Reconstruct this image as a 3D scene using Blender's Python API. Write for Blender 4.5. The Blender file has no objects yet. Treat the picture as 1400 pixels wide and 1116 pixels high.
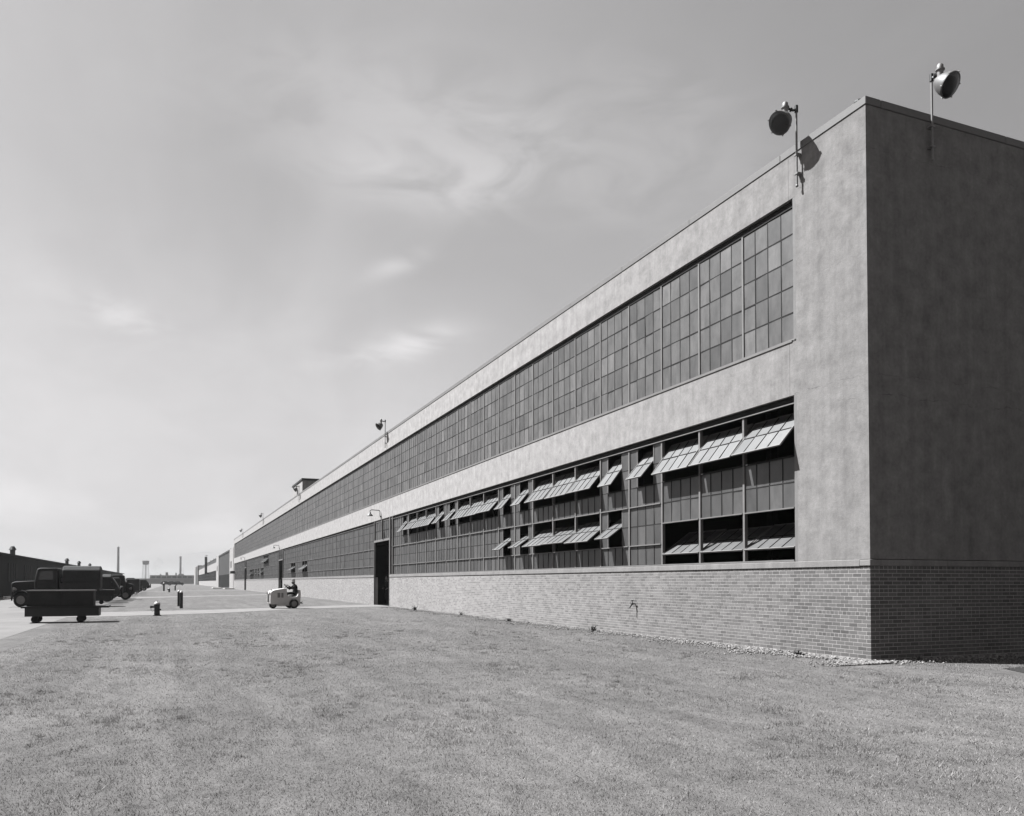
import bpy, bmesh, math, random
import numpy as np
from mathutils import Vector, Matrix

random.seed(7)
rng = np.random.default_rng(11)
R = math.radians
S = bpy.context.scene
COL = S.collection

# ------------------------------------------------------------------ camera
cam_d = bpy.data.cameras.new('camera')
cam = bpy.data.objects.new('camera', cam_d)
COL.objects.link(cam)
CAM = Vector((10.949, -11.187, 1.376))
cam.location = CAM
_right = Vector((0.379143, 0.925338, -0.000142))
_up = Vector((0.022102, -0.008902, 0.999716))
_fwd = Vector((-0.925074, 0.379039, 0.023827))
cam.rotation_euler = Matrix((_right, _up, -_fwd)).transposed().to_euler()
cam_d.sensor_fit = 'HORIZONTAL'
cam_d.sensor_width = 36.0
cam_d.lens = 1133.1 / 1400 * 36.0
cam_d.shift_x = -1 / 1400
cam_d.shift_y = (768.8 - 558) / 1400
cam_d.clip_start = 0.1
cam_d.clip_end = 9000
S.camera = cam

# ------------------------------------------------------------------ sun, sky, exposure
SUN_DIR = Vector((-0.344, -0.479, 0.808)).normalized()      # towards the sun
sun_d = bpy.data.lights.new('sun', 'SUN')
sun_d.energy = 5.0
sun_d.angle = R(0.55)
sun_d.color = (0.965, 0.985, 1.0)
sun = bpy.data.objects.new('sun', sun_d)
sun.rotation_euler = (-SUN_DIR).to_track_quat('-Z', 'Y').to_euler()
sun.location = (0, -20, 40)
COL.objects.link(sun)

S.view_settings.view_transform = 'Standard'
S.view_settings.look = 'None'
S.view_settings.gamma = 1.0
S.view_settings.use_curve_mapping = False
S.view_settings.exposure = 2.0
SKY_STRENGTH = 0.05
SKY_GAIN = 1.70
SHOULDER = 0.18           # the film's soft highlight shoulder

world = bpy.data.worlds.new('World')
S.world = world
world.use_nodes = True
wt = world.node_tree
wt.nodes.clear()


class NT:
    """tiny node-tree helper"""
    def __init__(self, tree):
        self.t = tree

    def n(self, kind, **kw):
        nd = self.t.nodes.new(kind)
        for k, v in kw.items():
            if k.startswith('i_'):
                nd.inputs[k[2:].replace('_', ' ')].default_value = v
            else:
                setattr(nd, k, v)
        return nd

    def l(self, a, b):
        self.t.links.new(a, b)

    def math(self, op, a, b=None, c=None, clamp=False):
        nd = self.t.nodes.new('ShaderNodeMath')
        nd.operation = op
        nd.use_clamp = clamp
        for i, x in enumerate((a, b, c)):
            if x is None:
                continue
            if isinstance(x, (int, float)):
                nd.inputs[i].default_value = x
            else:
                self.l(x, nd.inputs[i])
        return nd.outputs[0]

    def dot(self, a, v):
        nd = self.t.nodes.new('ShaderNodeVectorMath')
        nd.operation = 'DOT_PRODUCT'
        self.l(a, nd.inputs[0])
        nd.inputs[1].default_value = v
        return nd.outputs['Value']


w = NT(wt)
sky = w.n('ShaderNodeTexSky', sky_type='NISHITA', sun_disc=False)
sky.sun_elevation = math.asin(SUN_DIR.z)
sky.sun_rotation = math.atan2(SUN_DIR.x, SUN_DIR.y)
sky.air_density = 0.87
sky.dust_density = 1.7
sky.ozone_density = 1.0
sep = w.n('ShaderNodeSeparateColor')
w.l(sky.outputs[0], sep.inputs[0])
# black-and-white film behind a yellow filter: mostly red and green light
bw = w.math('ADD', w.math('MULTIPLY', sep.outputs[0], 0.62), w.math('MULTIPLY', sep.outputs[1], 0.33))
bw = w.math('ADD', bw, w.math('MULTIPLY', sep.outputs[2], 0.05))
bw = w.math('MULTIPLY', bw, SKY_GAIN)
tc = w.n('ShaderNodeTexCoord')
nrm = w.n('ShaderNodeVectorMath', operation='NORMALIZE')
w.l(tc.outputs['Generated'], nrm.inputs[0])
D = nrm.outputs[0]
sx = w.n('ShaderNodeSeparateXYZ')
w.l(D, sx.inputs[0])
hz = w.math('ADD', w.math('MAXIMUM', sx.outputs[2], 0.0), 0.16)
cx = w.n('ShaderNodeCombineXYZ')
w.l(w.math('DIVIDE', sx.outputs[0], hz), cx.inputs[0])
w.l(w.math('DIVIDE', sx.outputs[1], hz), cx.inputs[1])
mp = w.n('ShaderNodeMapping')
mp.inputs['Rotation'].default_value = (0, 0, R(25))
mp.inputs['Scale'].default_value = (0.55, 1.5, 1)
w.l(cx.outputs[0], mp.inputs[0])
nz = w.n('ShaderNodeTexNoise', i_Scale=0.9, i_Detail=6.0, i_Roughness=0.5, i_Distortion=0.5)
w.l(mp.outputs[0], nz.inputs['Vector'])
veil = w.n('ShaderNodeMapRange', interpolation_type='SMOOTHSTEP')
w.l(nz.outputs[0], veil.inputs[0])
veil.inputs[1].default_value = 0.36
veil.inputs[2].default_value = 0.74
cloud = w.math('MULTIPLY', veil.outputs[0], 0.20)
# a few thin fair-weather wisps
wn = w.n('ShaderNodeTexNoise', i_Scale=9.0, i_Detail=7.0, i_Roughness=0.55, i_Distortion=0.6)
wm = w.n('ShaderNodeMapping')
wm.inputs['Scale'].default_value = (1, 1, 2.4)
w.l(D, wm.inputs[0])
w.l(wm.outputs[0], wn.inputs['Vector'])
wf = w.n('ShaderNodeMapRange', interpolation_type='SMOOTHSTEP')
w.l(wn.outputs[0], wf.inputs[0])
wf.inputs[1].default_value = 0.30
wf.inputs[2].default_value = 0.66
for (px, py, su, sv, tilt, amp) in ((600, 245, .125, .034, 0.10, .40), (548, 360, .035, .010, -0.40, .34), (572, 466, .055, .016, -0.25, .48), (500, 490, .07, .010, -0.15, .2),
                                    (165, 430, .060, .016, 0.30, .26), (760, 215, .14, .04, 0.35, .22), (150, 500, .30, .16, 0.1, .26), (440, 560, .24, .10, 0.0, .12), (520, 130, .20, .05, 0.0, .18), (930, 170, .10, .05, 0.6, .2)):
    d = (_fwd * 1133.1 + _right * (px - 701) - _up * (py - 768.8)).normalized()
    u = d.cross(Vector((0, 0, 1))).normalized()
    v = u.cross(d).normalized()
    u2 = u * math.cos(tilt) - v * math.sin(tilt)
    v2 = v * math.cos(tilt) + u * math.sin(tilt)
    a = w.math('POWER', w.math('MULTIPLY', w.dot(D, u2), 1 / su), 2.0)
    b = w.math('POWER', w.math('MULTIPLY', w.dot(D, v2), 1 / sv), 2.0)
    g = w.math('EXPONENT', w.math('MULTIPLY', w.math('ADD', a, b), -1.0))
    g = w.math('MULTIPLY', g, w.math('GREATER_THAN', w.dot(D, d), 0.0))
    soft = 0.8 if su > .22 else 0.0            # broad cloud banks are smoother than the wisps
    g = w.math('MULTIPLY', w.math('MULTIPLY', g, w.math('ADD', soft * .75, w.math('MULTIPLY', wf.outputs[0], 1 - soft))), amp)
    cloud = w.math('ADD', cloud, g)
bw = w.math('DIVIDE', bw, w.math('ADD', 1.0, w.math('MULTIPLY', bw, SHOULDER)))
lum = w.math('MULTIPLY', bw, w.math('ADD', 0.93, cloud))
tint = w.n('ShaderNodeCombineColor')
w.l(w.math('MULTIPLY', lum, 1.0), tint.inputs[0])
w.l(w.math('MULTIPLY', lum, 0.985), tint.inputs[1])
w.l(w.math('MULTIPLY', lum, 0.995), tint.inputs[2])
bg = w.n('ShaderNodeBackground', i_Strength=SKY_STRENGTH)
w.l(tint.outputs[0], bg.inputs[0])
wo = w.n('ShaderNodeOutputWorld')
w.l(bg.outputs[0], wo.inputs[0])


# ------------------------------------------------------------------ materials
def G(v):
    return (v * 1.03, v * 0.985, v * 0.965, 1.0)


MATS = {}
PW0 = -1.85


def mat(name, v, rough=0.85, var=0.12, scale=2.0, stretch=(1, 1, 1), bump=0.0, bscale=60.0, metal=0.0, spec=0.3, pos=True, rnd=0.0, fine=0.0, fscale=30.0, streak=0.0):
    m = bpy.data.materials.new(name)
    m.use_nodes = True
    t = NT(m.node_tree)
    bs = m.node_tree.nodes['Principled BSDF']
    if pos:
        co = t.n('ShaderNodeNewGeometry').outputs['Position']
    else:
        co = t.n('ShaderNodeTexCoord').outputs['Object']
    mp_ = t.n('ShaderNodeMapping')
    mp_.inputs['Scale'].default_value = stretch
    t.l(co, mp_.inputs[0])
    n1 = t.n('ShaderNodeTexNoise', i_Scale=scale, i_Detail=6.0, i_Roughness=0.6)
    t.l(mp_.outputs[0], n1.inputs['Vector'])
    mr = t.n('ShaderNodeMapRange')
    t.l(n1.outputs[0], mr.inputs[0])
    mr.inputs[1].default_value = 0.3
    mr.inputs[2].default_value = 0.7
    mr.inputs[3].default_value = 1 - var
    mr.inputs[4].default_value = 1 + var
    f = mr.outputs[0]
    if fine:
        n2 = t.n('ShaderNodeTexNoise', i_Scale=fscale, i_Detail=4.0, i_Roughness=0.7)
        t.l(co, n2.inputs['Vector'])
        m2 = t.n('ShaderNodeMapRange')
        t.l(n2.outputs[0], m2.inputs[0])
        m2.inputs[1].default_value = 0.3
        m2.inputs[2].default_value = 0.7
        m2.inputs[3].default_value = 1 - fine
        m2.inputs[4].default_value = 1 + fine
        f = t.math('MULTIPLY', f, m2.outputs[0])
    if streak:
        ms = t.n('ShaderNodeMapping')
        ms.inputs['Scale'].default_value = (3.0, 3.0, 0.12)
        t.l(co, ms.inputs[0])
        n3 = t.n('ShaderNodeTexNoise', i_Scale=1.6, i_Detail=5.0, i_Roughness=0.6)
        t.l(ms.outputs[0], n3.inputs['Vector'])
        m3 = t.n('ShaderNodeMapRange')
        t.l(n3.outputs[0], m3.inputs[0])
        m3.inputs[1].default_value = 0.35
        m3.inputs[2].default_value = 0.7
        m3.inputs[3].default_value = 1 + streak * .4
        m3.inputs[4].default_value = 1 - streak
        f = t.math('MULTIPLY', f, m3.outputs[0])
    if rnd:
        oi = t.n('ShaderNodeObjectInfo').outputs['Random']
        isl = t.n('ShaderNodeNewGeometry').outputs['Random Per Island']
        q = t.math('FRACT', t.math('ADD', t.math('MULTIPLY', oi, 7.31), isl))
        f = t.math('MULTIPLY', f, t.math('ADD', 1 - rnd, t.math('MULTIPLY', q, 2 * rnd)))
        if 'glass' in name:             # the odd replaced or dirtier pane
            odd = t.math('SUBTRACT', t.math('MULTIPLY', t.math('GREATER_THAN', q, .955), .22), t.math('MULTIPLY', t.math('LESS_THAN', q, .06), .22))
            f = t.math('MULTIPLY', f, t.math('ADD', 1.0, odd))
    sc = t.n('ShaderNodeVectorMath', operation='SCALE')
    sc.inputs[0].default_value = G(v)[:3]
    t.l(f, sc.inputs['Scale'])
    t.l(sc.outputs[0], bs.inputs['Base Color'])
    bs.inputs['Roughness'].default_value = rough
    bs.inputs['Metallic'].default_value = metal
    bs.inputs['Specular IOR Level'].default_value = spec
    if bump:
        nb = t.n('ShaderNodeTexNoise', i_Scale=bscale, i_Detail=5.0, i_Roughness=0.65)
        t.l(co, nb.inputs['Vector'])
        bp = t.n('ShaderNodeBump', i_Strength=bump, i_Distance=0.02)
        t.l(nb.outputs[0], bp.inputs['Height'])
        t.l(bp.outputs[0], bs.inputs['Normal'])
    MATS[name] = m
    return m


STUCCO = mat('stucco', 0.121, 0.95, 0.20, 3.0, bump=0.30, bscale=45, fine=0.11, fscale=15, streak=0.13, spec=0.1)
MORTAR = mat('mortar', 0.26, 0.95, 0.10, 3.0, fine=0.08, spec=0.1)
LEDGE = mat('ledge stone', 0.125, 0.9, 0.10, 2.0, bump=0.2, fine=0.1, streak=0.16, spec=0.15)
COPING = mat('coping', 0.086, 0.7, 0.08, 1.5, fine=0.06, spec=0.3)
STEEL = mat('steel frame paint', 0.095, 0.6, 0.12, 4, fine=0.08, spec=0.3)
DARKSTEEL = mat('dark window bar', 0.016, 0.8, 0.15, 5, spec=0.08)
GLASS_UP = mat('clouded window glass', 0.050, 0.50, 0.30, 4.0, stretch=(1.5, 1.5, .6), rnd=0.18, fine=0.08, fscale=9, spec=0.48)
GLASS_LO = mat('dusty window glass', 0.029, 0.50, 0.26, 4.0, stretch=(1.5, 1.5, .6), rnd=0.20, fine=0.08, fscale=9, spec=0.62)
DARK = mat('dark interior', 0.006, 0.95, 0.2, 1, spec=0.05)
ROOF = mat('roof tar', 0.03, 0.95, 0.2, 1)
BLACK = mat('dark iron', 0.01, 0.55, 0.2, 6, pos=False, spec=0.35)
GALV = mat('weathered pipe', 0.11, 0.5, 0.2, 8, pos=False, spec=0.4)
LAMPGREY = mat('lamp housing', 0.06, 0.55, 0.15, 6, pos=False, spec=0.35)
LENS = mat('dark lamp lens', 0.01, 0.25, 0.2, 6, pos=False, spec=0.4)
PATH = mat('concrete path', 0.108, 0.95, 0.14, 1.2, fine=0.08, bump=0.15, spec=0.1)
ROADM = mat('concrete road', 0.095, 0.95, 0.18, 0.5, fine=0.08, spec=0.1)
GRAVEL = mat('gravel stone', 0.125, 0.9, 0.1, 3, rnd=0.55, spec=0.15)
WHITE = mat('light paint', 0.3, 0.45, 0.07, 3, pos=False, spec=0.4)
RUBBER = mat('tyre rubber', 0.009, 0.8, 0.2, 8, pos=False, spec=0.2)
HUB = mat('wheel hub paint', 0.11, 0.5, 0.15, 8, pos=False)
CARPAINT = mat('dark car paint', 0.010, 0.5, 0.25, 2, pos=False, spec=0.3)
TRUCKPAINT = mat('dull truck paint', 0.012, 0.75, 0.3, 3, pos=False, spec=0.2)
BOXPAINT = mat('worn dark boards', 0.014, 0.85, 0.3, 4, pos=False)
CHROME = mat('chrome', 0.2, 0.3, 0.1, 4, metal=0.9, pos=False)
CARGLASS = mat('car glass', 0.02, 0.12, 0.1, 3, pos=False, spec=0.6)
SKIN = mat('skin', 0.13, 0.6, 0.08, 8, pos=False)
CLOTH = mat('dark work clothes', 0.007, 0.95, 0.3, 9, pos=False, spec=0.1)
CLOTH2 = mat('dark trousers', 0.009, 0.95, 0.3, 9, pos=False, spec=0.1)
STRAW = mat('pale hat', 0.17, 0.9, 0.1, 9, pos=False, spec=0.1)
LEATHER = mat('shoe leather', 0.012, 0.5, 0.2, 9, pos=False)
CHIM = mat('chimney concrete', 0.1, 0.95, 0.1, 0.1, spec=0.1)
FARWALL = mat('far wall', 0.16, 0.95, 0.2, 0.1, spec=0.1)
FARDARK = mat('far dark glass', 0.018, 0.5, 0.2, 0.1)
SHEDM = mat('dark shed boards', 0.014, 0.9, 0.25, 0.6, stretch=(1, 1, .2), spec=0.1)
WEED = mat('weed leaf', 0.06, 0.8, 0.25, 4, rnd=0.35, spec=0.2)
HYDWHITE = mat('hydrant cap paint', 0.24, 0.5, 0.1, 8, pos=False)
GATEDARK = mat('dark ribbed door', 0.013, 0.6, 0.2, 0.4, stretch=(1, 1, .1))

# stucco: hairline cracks at the pour joints of the corner pier, cleaner wall farther along
nt_ = STUCCO.node_tree
t = NT(nt_)
bs_ = nt_.nodes['Principled BSDF']
src = bs_.inputs['Base Color'].links[0].from_socket
geo = t.n('ShaderNodeNewGeometry')
sp = t.n('ShaderNodeSeparateXYZ')
t.l(geo.outputs['Position'], sp.inputs[0])
wob = t.n('ShaderNodeTexNoise', i_Scale=2.2, i_Detail=6.0, i_Roughness=0.6)
t.l(geo.outputs['Position'], wob.inputs['Vector'])
brk = t.n('ShaderNodeTexNoise', i_Scale=4.0, i_Detail=3.0)
t.l(geo.outputs['Position'], brk.inputs['Vector'])
near_ = t.math('GREATER_THAN', sp.outputs[0], PW0)
dark_ = None
for zc, am in ((5.03, .30), (4.66, .36), (9.02, .26), (7.2, .12)):
    dz = t.math('ABSOLUTE', t.math('SUBTRACT', t.math('ADD', sp.outputs[2], t.math('MULTIPLY', t.math('SUBTRACT', wob.outputs[0], .5), .28)), zc))
    ln_ = t.math('LESS_THAN', dz, t.math('MULTIPLY', t.math('SUBTRACT', brk.outputs[0], .42), .032))
    ln_ = t.math('MULTIPLY', t.math('MULTIPLY', ln_, near_), am)
    dark_ = ln_ if dark_ is None else t.math('MAXIMUM', dark_, ln_)
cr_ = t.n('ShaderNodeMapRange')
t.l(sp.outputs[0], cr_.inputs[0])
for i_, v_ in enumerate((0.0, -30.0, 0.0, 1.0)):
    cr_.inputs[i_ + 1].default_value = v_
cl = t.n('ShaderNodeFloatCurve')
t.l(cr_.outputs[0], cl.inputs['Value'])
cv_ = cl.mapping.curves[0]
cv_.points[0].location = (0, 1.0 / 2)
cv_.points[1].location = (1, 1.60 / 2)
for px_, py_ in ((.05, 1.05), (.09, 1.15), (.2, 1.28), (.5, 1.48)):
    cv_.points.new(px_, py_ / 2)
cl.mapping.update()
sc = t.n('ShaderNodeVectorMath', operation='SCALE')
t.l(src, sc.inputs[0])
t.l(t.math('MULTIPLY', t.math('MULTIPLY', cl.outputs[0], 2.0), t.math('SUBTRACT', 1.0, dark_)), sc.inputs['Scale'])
t.l(sc.outputs[0], bs_.inputs['Base Color'])

# brick: dull face brick that turns paler along the wall
m = bpy.data.materials.new('face brick')
m.use_nodes = True
t = NT(m.node_tree)
bs = m.node_tree.nodes['Principled BSDF']
geo = t.n('ShaderNodeNewGeometry')
oi = t.n('ShaderNodeObjectInfo').outputs['Random']
q = t.math('FRACT', t.math('ADD', t.math('MULTIPLY', oi, 9.17), geo.outputs['Random Per Island']))
sxyz = t.n('ShaderNodeSeparateXYZ')
t.l(geo.outputs['Position'], sxyz.inputs[0])
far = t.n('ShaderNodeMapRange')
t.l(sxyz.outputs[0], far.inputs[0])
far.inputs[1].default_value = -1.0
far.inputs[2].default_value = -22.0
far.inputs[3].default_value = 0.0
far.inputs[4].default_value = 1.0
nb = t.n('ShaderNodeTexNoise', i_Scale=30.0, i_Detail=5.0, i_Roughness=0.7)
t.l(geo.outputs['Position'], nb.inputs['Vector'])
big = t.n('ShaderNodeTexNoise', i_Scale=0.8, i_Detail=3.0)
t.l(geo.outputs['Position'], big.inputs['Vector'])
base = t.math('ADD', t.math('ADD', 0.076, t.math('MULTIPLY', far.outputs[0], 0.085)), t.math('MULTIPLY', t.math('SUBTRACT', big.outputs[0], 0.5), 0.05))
vr = t.math('ADD', 0.70, t.math('MULTIPLY', t.math('POWER', q, 0.75), 0.46))
vr = t.math('MULTIPLY', vr, t.math('ADD', 0.85, t.math('MULTIPLY', nb.outputs[0], 0.3)))
sc = t.n('ShaderNodeVectorMath', operation='SCALE')
sc.inputs[0].default_value = G(1.0)[:3]
t.l(t.math('MULTIPLY', base, vr), sc.inputs['Scale'])
t.l(sc.outputs[0], bs.inputs['Base Color'])
bs.inputs['Roughness'].default_value = 0.9
bs.inputs['Specular IOR Level'].default_value = 0.12
BRICK = m

# lawn sheet
m = bpy.data.materials.new('lawn')
m.use_nodes = True
t = NT(m.node_tree)
bs = m.node_tree.nodes['Principled BSDF']
geo = t.n('ShaderNodeNewGeometry')
P = geo.outputs['Position']


def noise(tt, vec, scale, det=5.0, rough=0.6, stretch=None, rot=0.0, dist=0.0):
    if stretch:
        mm = tt.n('ShaderNodeMapping')
        mm.inputs['Scale'].default_value = stretch
        mm.inputs['Rotation'].default_value = (0, 0, rot)
        tt.l(vec, mm.inputs[0])
        vec = mm.outputs[0]
    nn = tt.n('ShaderNodeTexNoise', i_Scale=scale, i_Detail=det, i_Roughness=rough, i_Distortion=dist)
    tt.l(vec, nn.inputs['Vector'])
    return nn.outputs[0]


def rng_map(tt, x, a, b, c, d_, smooth=False):
    r_ = tt.n('ShaderNodeMapRange')
    if smooth:
        r_.interpolation_type = 'SMOOTHSTEP'
    tt.l(x, r_.inputs[0])
    for i_, vv in enumerate((a, b, c, d_)):
        r_.inputs[i_ + 1].default_value = vv
    return r_.outputs[0]


def lawn_tone(tt, pos):
    big = rng_map(tt, noise(tt, pos, 0.30, 6, 0.62), 0.34, 0.66, 0.88, 1.09)
    mid = rng_map(tt, noise(tt, pos, 2.2, 6, 0.7, (0.6, 1.5, 1), R(12)), 0.36, 0.62, 0.82, 1.08)
    trk = rng_map(tt, noise(tt, pos, 0.75, 3, 0.5, (0.14, 1.6, 1), R(-9), 0.8), 0.40, 0.62, 0.89, 1.05)
    spot = rng_map(tt, noise(tt, pos, 2.4, 8, 0.78), 0.50, 0.70, 1.04, 0.60)
    return tt.math('MULTIPLY', tt.math('MULTIPLY', big, mid), tt.math('MULTIPLY', trk, spot))


tone = lawn_tone(t, P)
fine = rng_map(t, noise(t, P, 22, 5, 0.75), 0.3, 0.7, 0.8, 1.2)
vf = t.math('MULTIPLY', tone, fine)
sc = t.n('ShaderNodeVectorMath', operation='SCALE')
sc.inputs[0].default_value = G(0.076)[:3]
t.l(vf, sc.inputs['Scale'])
t.l(sc.outputs[0], bs.inputs['Base Color'])
bs.inputs['Roughness'].default_value = 1.0
bs.inputs['Specular IOR Level'].default_value = 0.05
bp = t.n('ShaderNodeBump', i_Strength=0.5, i_Distance=0.03)
t.l(noise(t, P, 35, 5, 0.7), bp.inputs['Height'])
t.l(bp.outputs[0], bs.inputs['Normal'])
LAWN = m

m = bpy.data.materials.new('grass blade')
m.use_nodes = True
t = NT(m.node_tree)
bs = m.node_tree.nodes['Principled BSDF']
geo = t.n('ShaderNodeNewGeometry')
tone = lawn_tone(t, geo.outputs['Position'])
vf = t.math('MULTIPLY', tone, t.math('ADD', 0.75, t.math('MULTIPLY', geo.outputs['Random Per Island'], 0.5)))
sc = t.n('ShaderNodeVectorMath', operation='SCALE')
sc.inputs[0].default_value = G(0.165)[:3]
t.l(vf, sc.inputs['Scale'])
t.l(sc.outputs[0], bs.inputs['Base Color'])
bs.inputs['Roughness'].default_value = 0.75
bs.inputs['Specular IOR Level'].default_value = 0.2
tr = t.n('ShaderNodeBsdfTranslucent')
t.l(sc.outputs[0], tr.inputs[0])
mx = t.n('ShaderNodeMixShader')
mx.inputs[0].default_value = 0.3
t.l(bs.outputs[0], mx.inputs[1])
t.l(tr.outputs[0], mx.inputs[2])
t.l(mx.outputs[0], m.node_tree.nodes['Material Output'].inputs[0])
GRASS = m


# ------------------------------------------------------------------ mesh helpers
class MB:
    def __init__(self):
        self.v = []
        self.f = []
        self.mi = []

    def add(self, vs, fs, mi=0, M=None):
        o = len(self.v)
        if M is not None:
            vs = [tuple(M @ Vector(p)) for p in vs]
        self.v += [tuple(p) for p in vs]
        self.f += [tuple(i + o for i in f) for f in fs]
        self.mi += [mi] * len(fs)
        return self

    def box(self, x0, x1, y0, y1, z0, z1, mi=0, M=None):
        vs = [(x0, y0, z0), (x1, y0, z0), (x1, y1, z0), (x0, y1, z0), (x0, y0, z1), (x1, y0, z1), (x1, y1, z1), (x0, y1, z1)]
        fs = [(3, 2, 1, 0), (4, 5, 6, 7), (0, 1, 5, 4), (1, 2, 6, 5), (2, 3, 7, 6), (3, 0, 4, 7)]
        return self.add(vs, fs, mi, M)

    def tube(self, p0, p1, r0, r1=None, seg=10, mi=0, M=None, cap=True):
        r1 = r0 if r1 is None else r1
        p0, p1 = Vector(p0), Vector(p1)
        d = (p1 - p0).normalized()
        a = d.orthogonal().normalized()
        b = d.cross(a)
        vs, fs = [], []
        for p, r in ((p0, r0), (p1, r1)):
            for i in range(seg):
                an = 2 * math.pi * i / seg
                vs.append(p + a * (r * math.cos(an)) + b * (r * math.sin(an)))
        for i in range(seg):
            j = (i + 1) % seg
            fs.append((i, j, seg + j, seg + i))
        if cap:
            fs.append(tuple(range(seg - 1, -1, -1)))
            fs.append(tuple(range(seg, 2 * seg)))
        return self.add(vs, fs, mi, M)

    def path(self, pts, r, seg=8, mi=0, M=None):
        for a, b in zip(pts[:-1], pts[1:]):
            self.tube(a, b, r, r, seg, mi, M)
            self.ball(b, r * 1.02, 6, 4, mi, M)
        return self

    def ball(self, c, r, seg=12, rings=8, mi=0, M=None, sc=(1, 1, 1)):
        c = Vector(c)
        vs = [c + Vector((0, 0, r * sc[2]))]
        for k in range(1, rings):
            th = math.pi * k / rings
            for i in range(seg):
                ph = 2 * math.pi * i / seg
                vs.append(c + Vector((r * sc[0] * math.sin(th) * math.cos(ph), r * sc[1] * math.sin(th) * math.sin(ph), r * sc[2] * math.cos(th))))
        vs.append(c - Vector((0, 0, r * sc[2])))
        fs = []
        for i in range(seg):
            fs.append((0, 1 + i, 1 + (i + 1) % seg))
        for k in range(rings - 2):
            o = 1 + k * seg
            for i in range(seg):
                j = (i + 1) % seg
                fs.append((o + i, o + seg + i, o + seg + j, o + j))
        o = 1 + (rings - 2) * seg
        for i in range(seg):
            fs.append((o + i, len(vs) - 1, o + (i + 1) % seg))
        return self.add(vs, fs, mi, M)

    def lathe(self, prof, seg=20, mi=0, M=None, axis='Z'):
        """prof: list of (r, h) from bottom to top, closed with caps"""
        vs, fs = [], []
        for r, h in prof:
            for i in range(seg):
                an = 2 * math.pi * i / seg
                vs.append((r * math.cos(an), r * math.sin(an), h))
        n = len(prof)
        for k in range(n - 1):
            for i in range(seg):
                j = (i + 1) % seg
                fs.append((k * seg + i, k * seg + j, (k + 1) * seg + j, (k + 1) * seg + i))
        fs.append(tuple(range(seg - 1, -1, -1)))
        fs.append(tuple(range((n - 1) * seg, n * seg)))
        if axis == 'X':
            vs = [(h, x, y) for x, y, h in vs]
        elif axis == 'Y':
            vs = [(y, h, x) for x, y, h in vs]
        return self.add(vs, fs, mi, M)

    def prism(self, prof, y0, y1, mi=0, M=None):
        """prof: polygon in (x,z), counter-clockwise seen from -Y, extruded along y"""
        n = len(prof)
        vs = [(x, y0, z) for x, z in prof] + [(x, y1, z) for x, z in prof]
        fs = [tuple(range(n)), tuple(range(2 * n - 1, n - 1, -1))]
        for i in range(n):
            j = (i + 1) % n
            fs.append((i, i + n, j + n, j))
        return self.add(vs, fs, mi, M)

    def mesh(self, name, mats):
        me = bpy.data.meshes.new(name)
        me.from_pydata(self.v, [], self.f)
        for x in (mats if isinstance(mats, (list, tuple)) else [mats]):
            me.materials.append(x)
        if any(self.mi):
            me.polygons.foreach_set('material_index', self.mi)
        me.update()
        return me

    def obj(self, name, mats, parent=None, smooth=False, bevel=0, loc=None, bseg=2, fix=True):
        me = self.mesh(name, mats)
        if fix:
            bm = bmesh.new()
            bm.from_mesh(me)
            bmesh.ops.recalc_face_normals(bm, faces=bm.faces)
            bm.to_mesh(me)
            bm.free()
        if smooth:
            shade(me)
        return link(name, me, parent, bevel=bevel, loc=loc, bseg=bseg)


def shade(me, ang=40):
    me.polygons.foreach_set('use_smooth', [True] * len(me.polygons))
    try:
        me.set_sharp_from_angle(angle=R(ang))
    except Exception:
        pass


def link(name, me, parent=None, loc=None, rot=None, bevel=0, bseg=2):
    o = bpy.data.objects.new(name, me)
    COL.objects.link(o)
    if parent is not None:
        o.parent = parent
    if loc is not None:
        o.location = loc
    if rot is not None:
        o.rotation_euler = rot
    if bevel:
        b = o.modifiers.new('bevel', 'BEVEL')
        b.width = bevel
        b.segments = bseg
        b.limit_method = 'ANGLE'
        b.angle_limit = R(40)
    return o


def thing(name, label, cat, loc=(0, 0, 0), rotz=0.0, group=None):
    o = bpy.data.objects.new(name, None)
    COL.objects.link(o)
    o.location = loc
    o.rotation_euler = (0, 0, rotz)
    o.empty_display_size = 0.3
    return tag(o, label, cat, group)


def tag(o, label=None, cat=None, group=None, kind=None):
    if label:
        o['label'] = label
    if cat:
        o['category'] = cat
    if group:
        o['group'] = group
    if kind:
        o['kind'] = kind
    return o


def copy_tree(o, parent=None, loc=None, rotz=None, label=None, group=None):
    c = o.copy()
    COL.objects.link(c)
    if parent is not None:
        c.parent = parent
    if loc is not None:
        c.location = loc
    if rotz is not None:
        c.rotation_euler[2] = rotz
    if label:
        c['label'] = label
    if group:
        c['group'] = group
    for ch in o.children:
        copy_tree(ch, c)
    return c


def np_mesh(name, V, F, mats):
    """V (n,3) floats, F (m,k) equal-size faces"""
    me = bpy.data.meshes.new(name)
    k = F.shape[1]
    me.vertices.add(len(V))
    me.vertices.foreach_set('co', np.ascontiguousarray(V, dtype=np.float32).ravel())
    me.loops.add(F.size)
    me.loops.foreach_set('vertex_index', np.ascontiguousarray(F, dtype=np.int32).ravel())
    me.polygons.add(len(F))
    me.polygons.foreach_set('loop_start', np.arange(0, F.size, k, dtype=np.int32))
    me.materials.append(mats)
    me.polygons.foreach_set('use_smooth', np.zeros(len(F), dtype=bool))
    me.update(calc_edges=True)
    me.validate()
    return me


# ================================================================== SETTING
# lawn: one sheet to the horizon
NG = 2500.0
g = MB()
g.add([(-3000, -1800, 0), (260, -1800, 0), (260, 1800, 0), (-3000, 1800, 0)], [(0, 1, 2, 3)])
lawn = g.obj('lawn', LAWN, fix=False)
tag(lawn, kind='structure')

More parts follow.
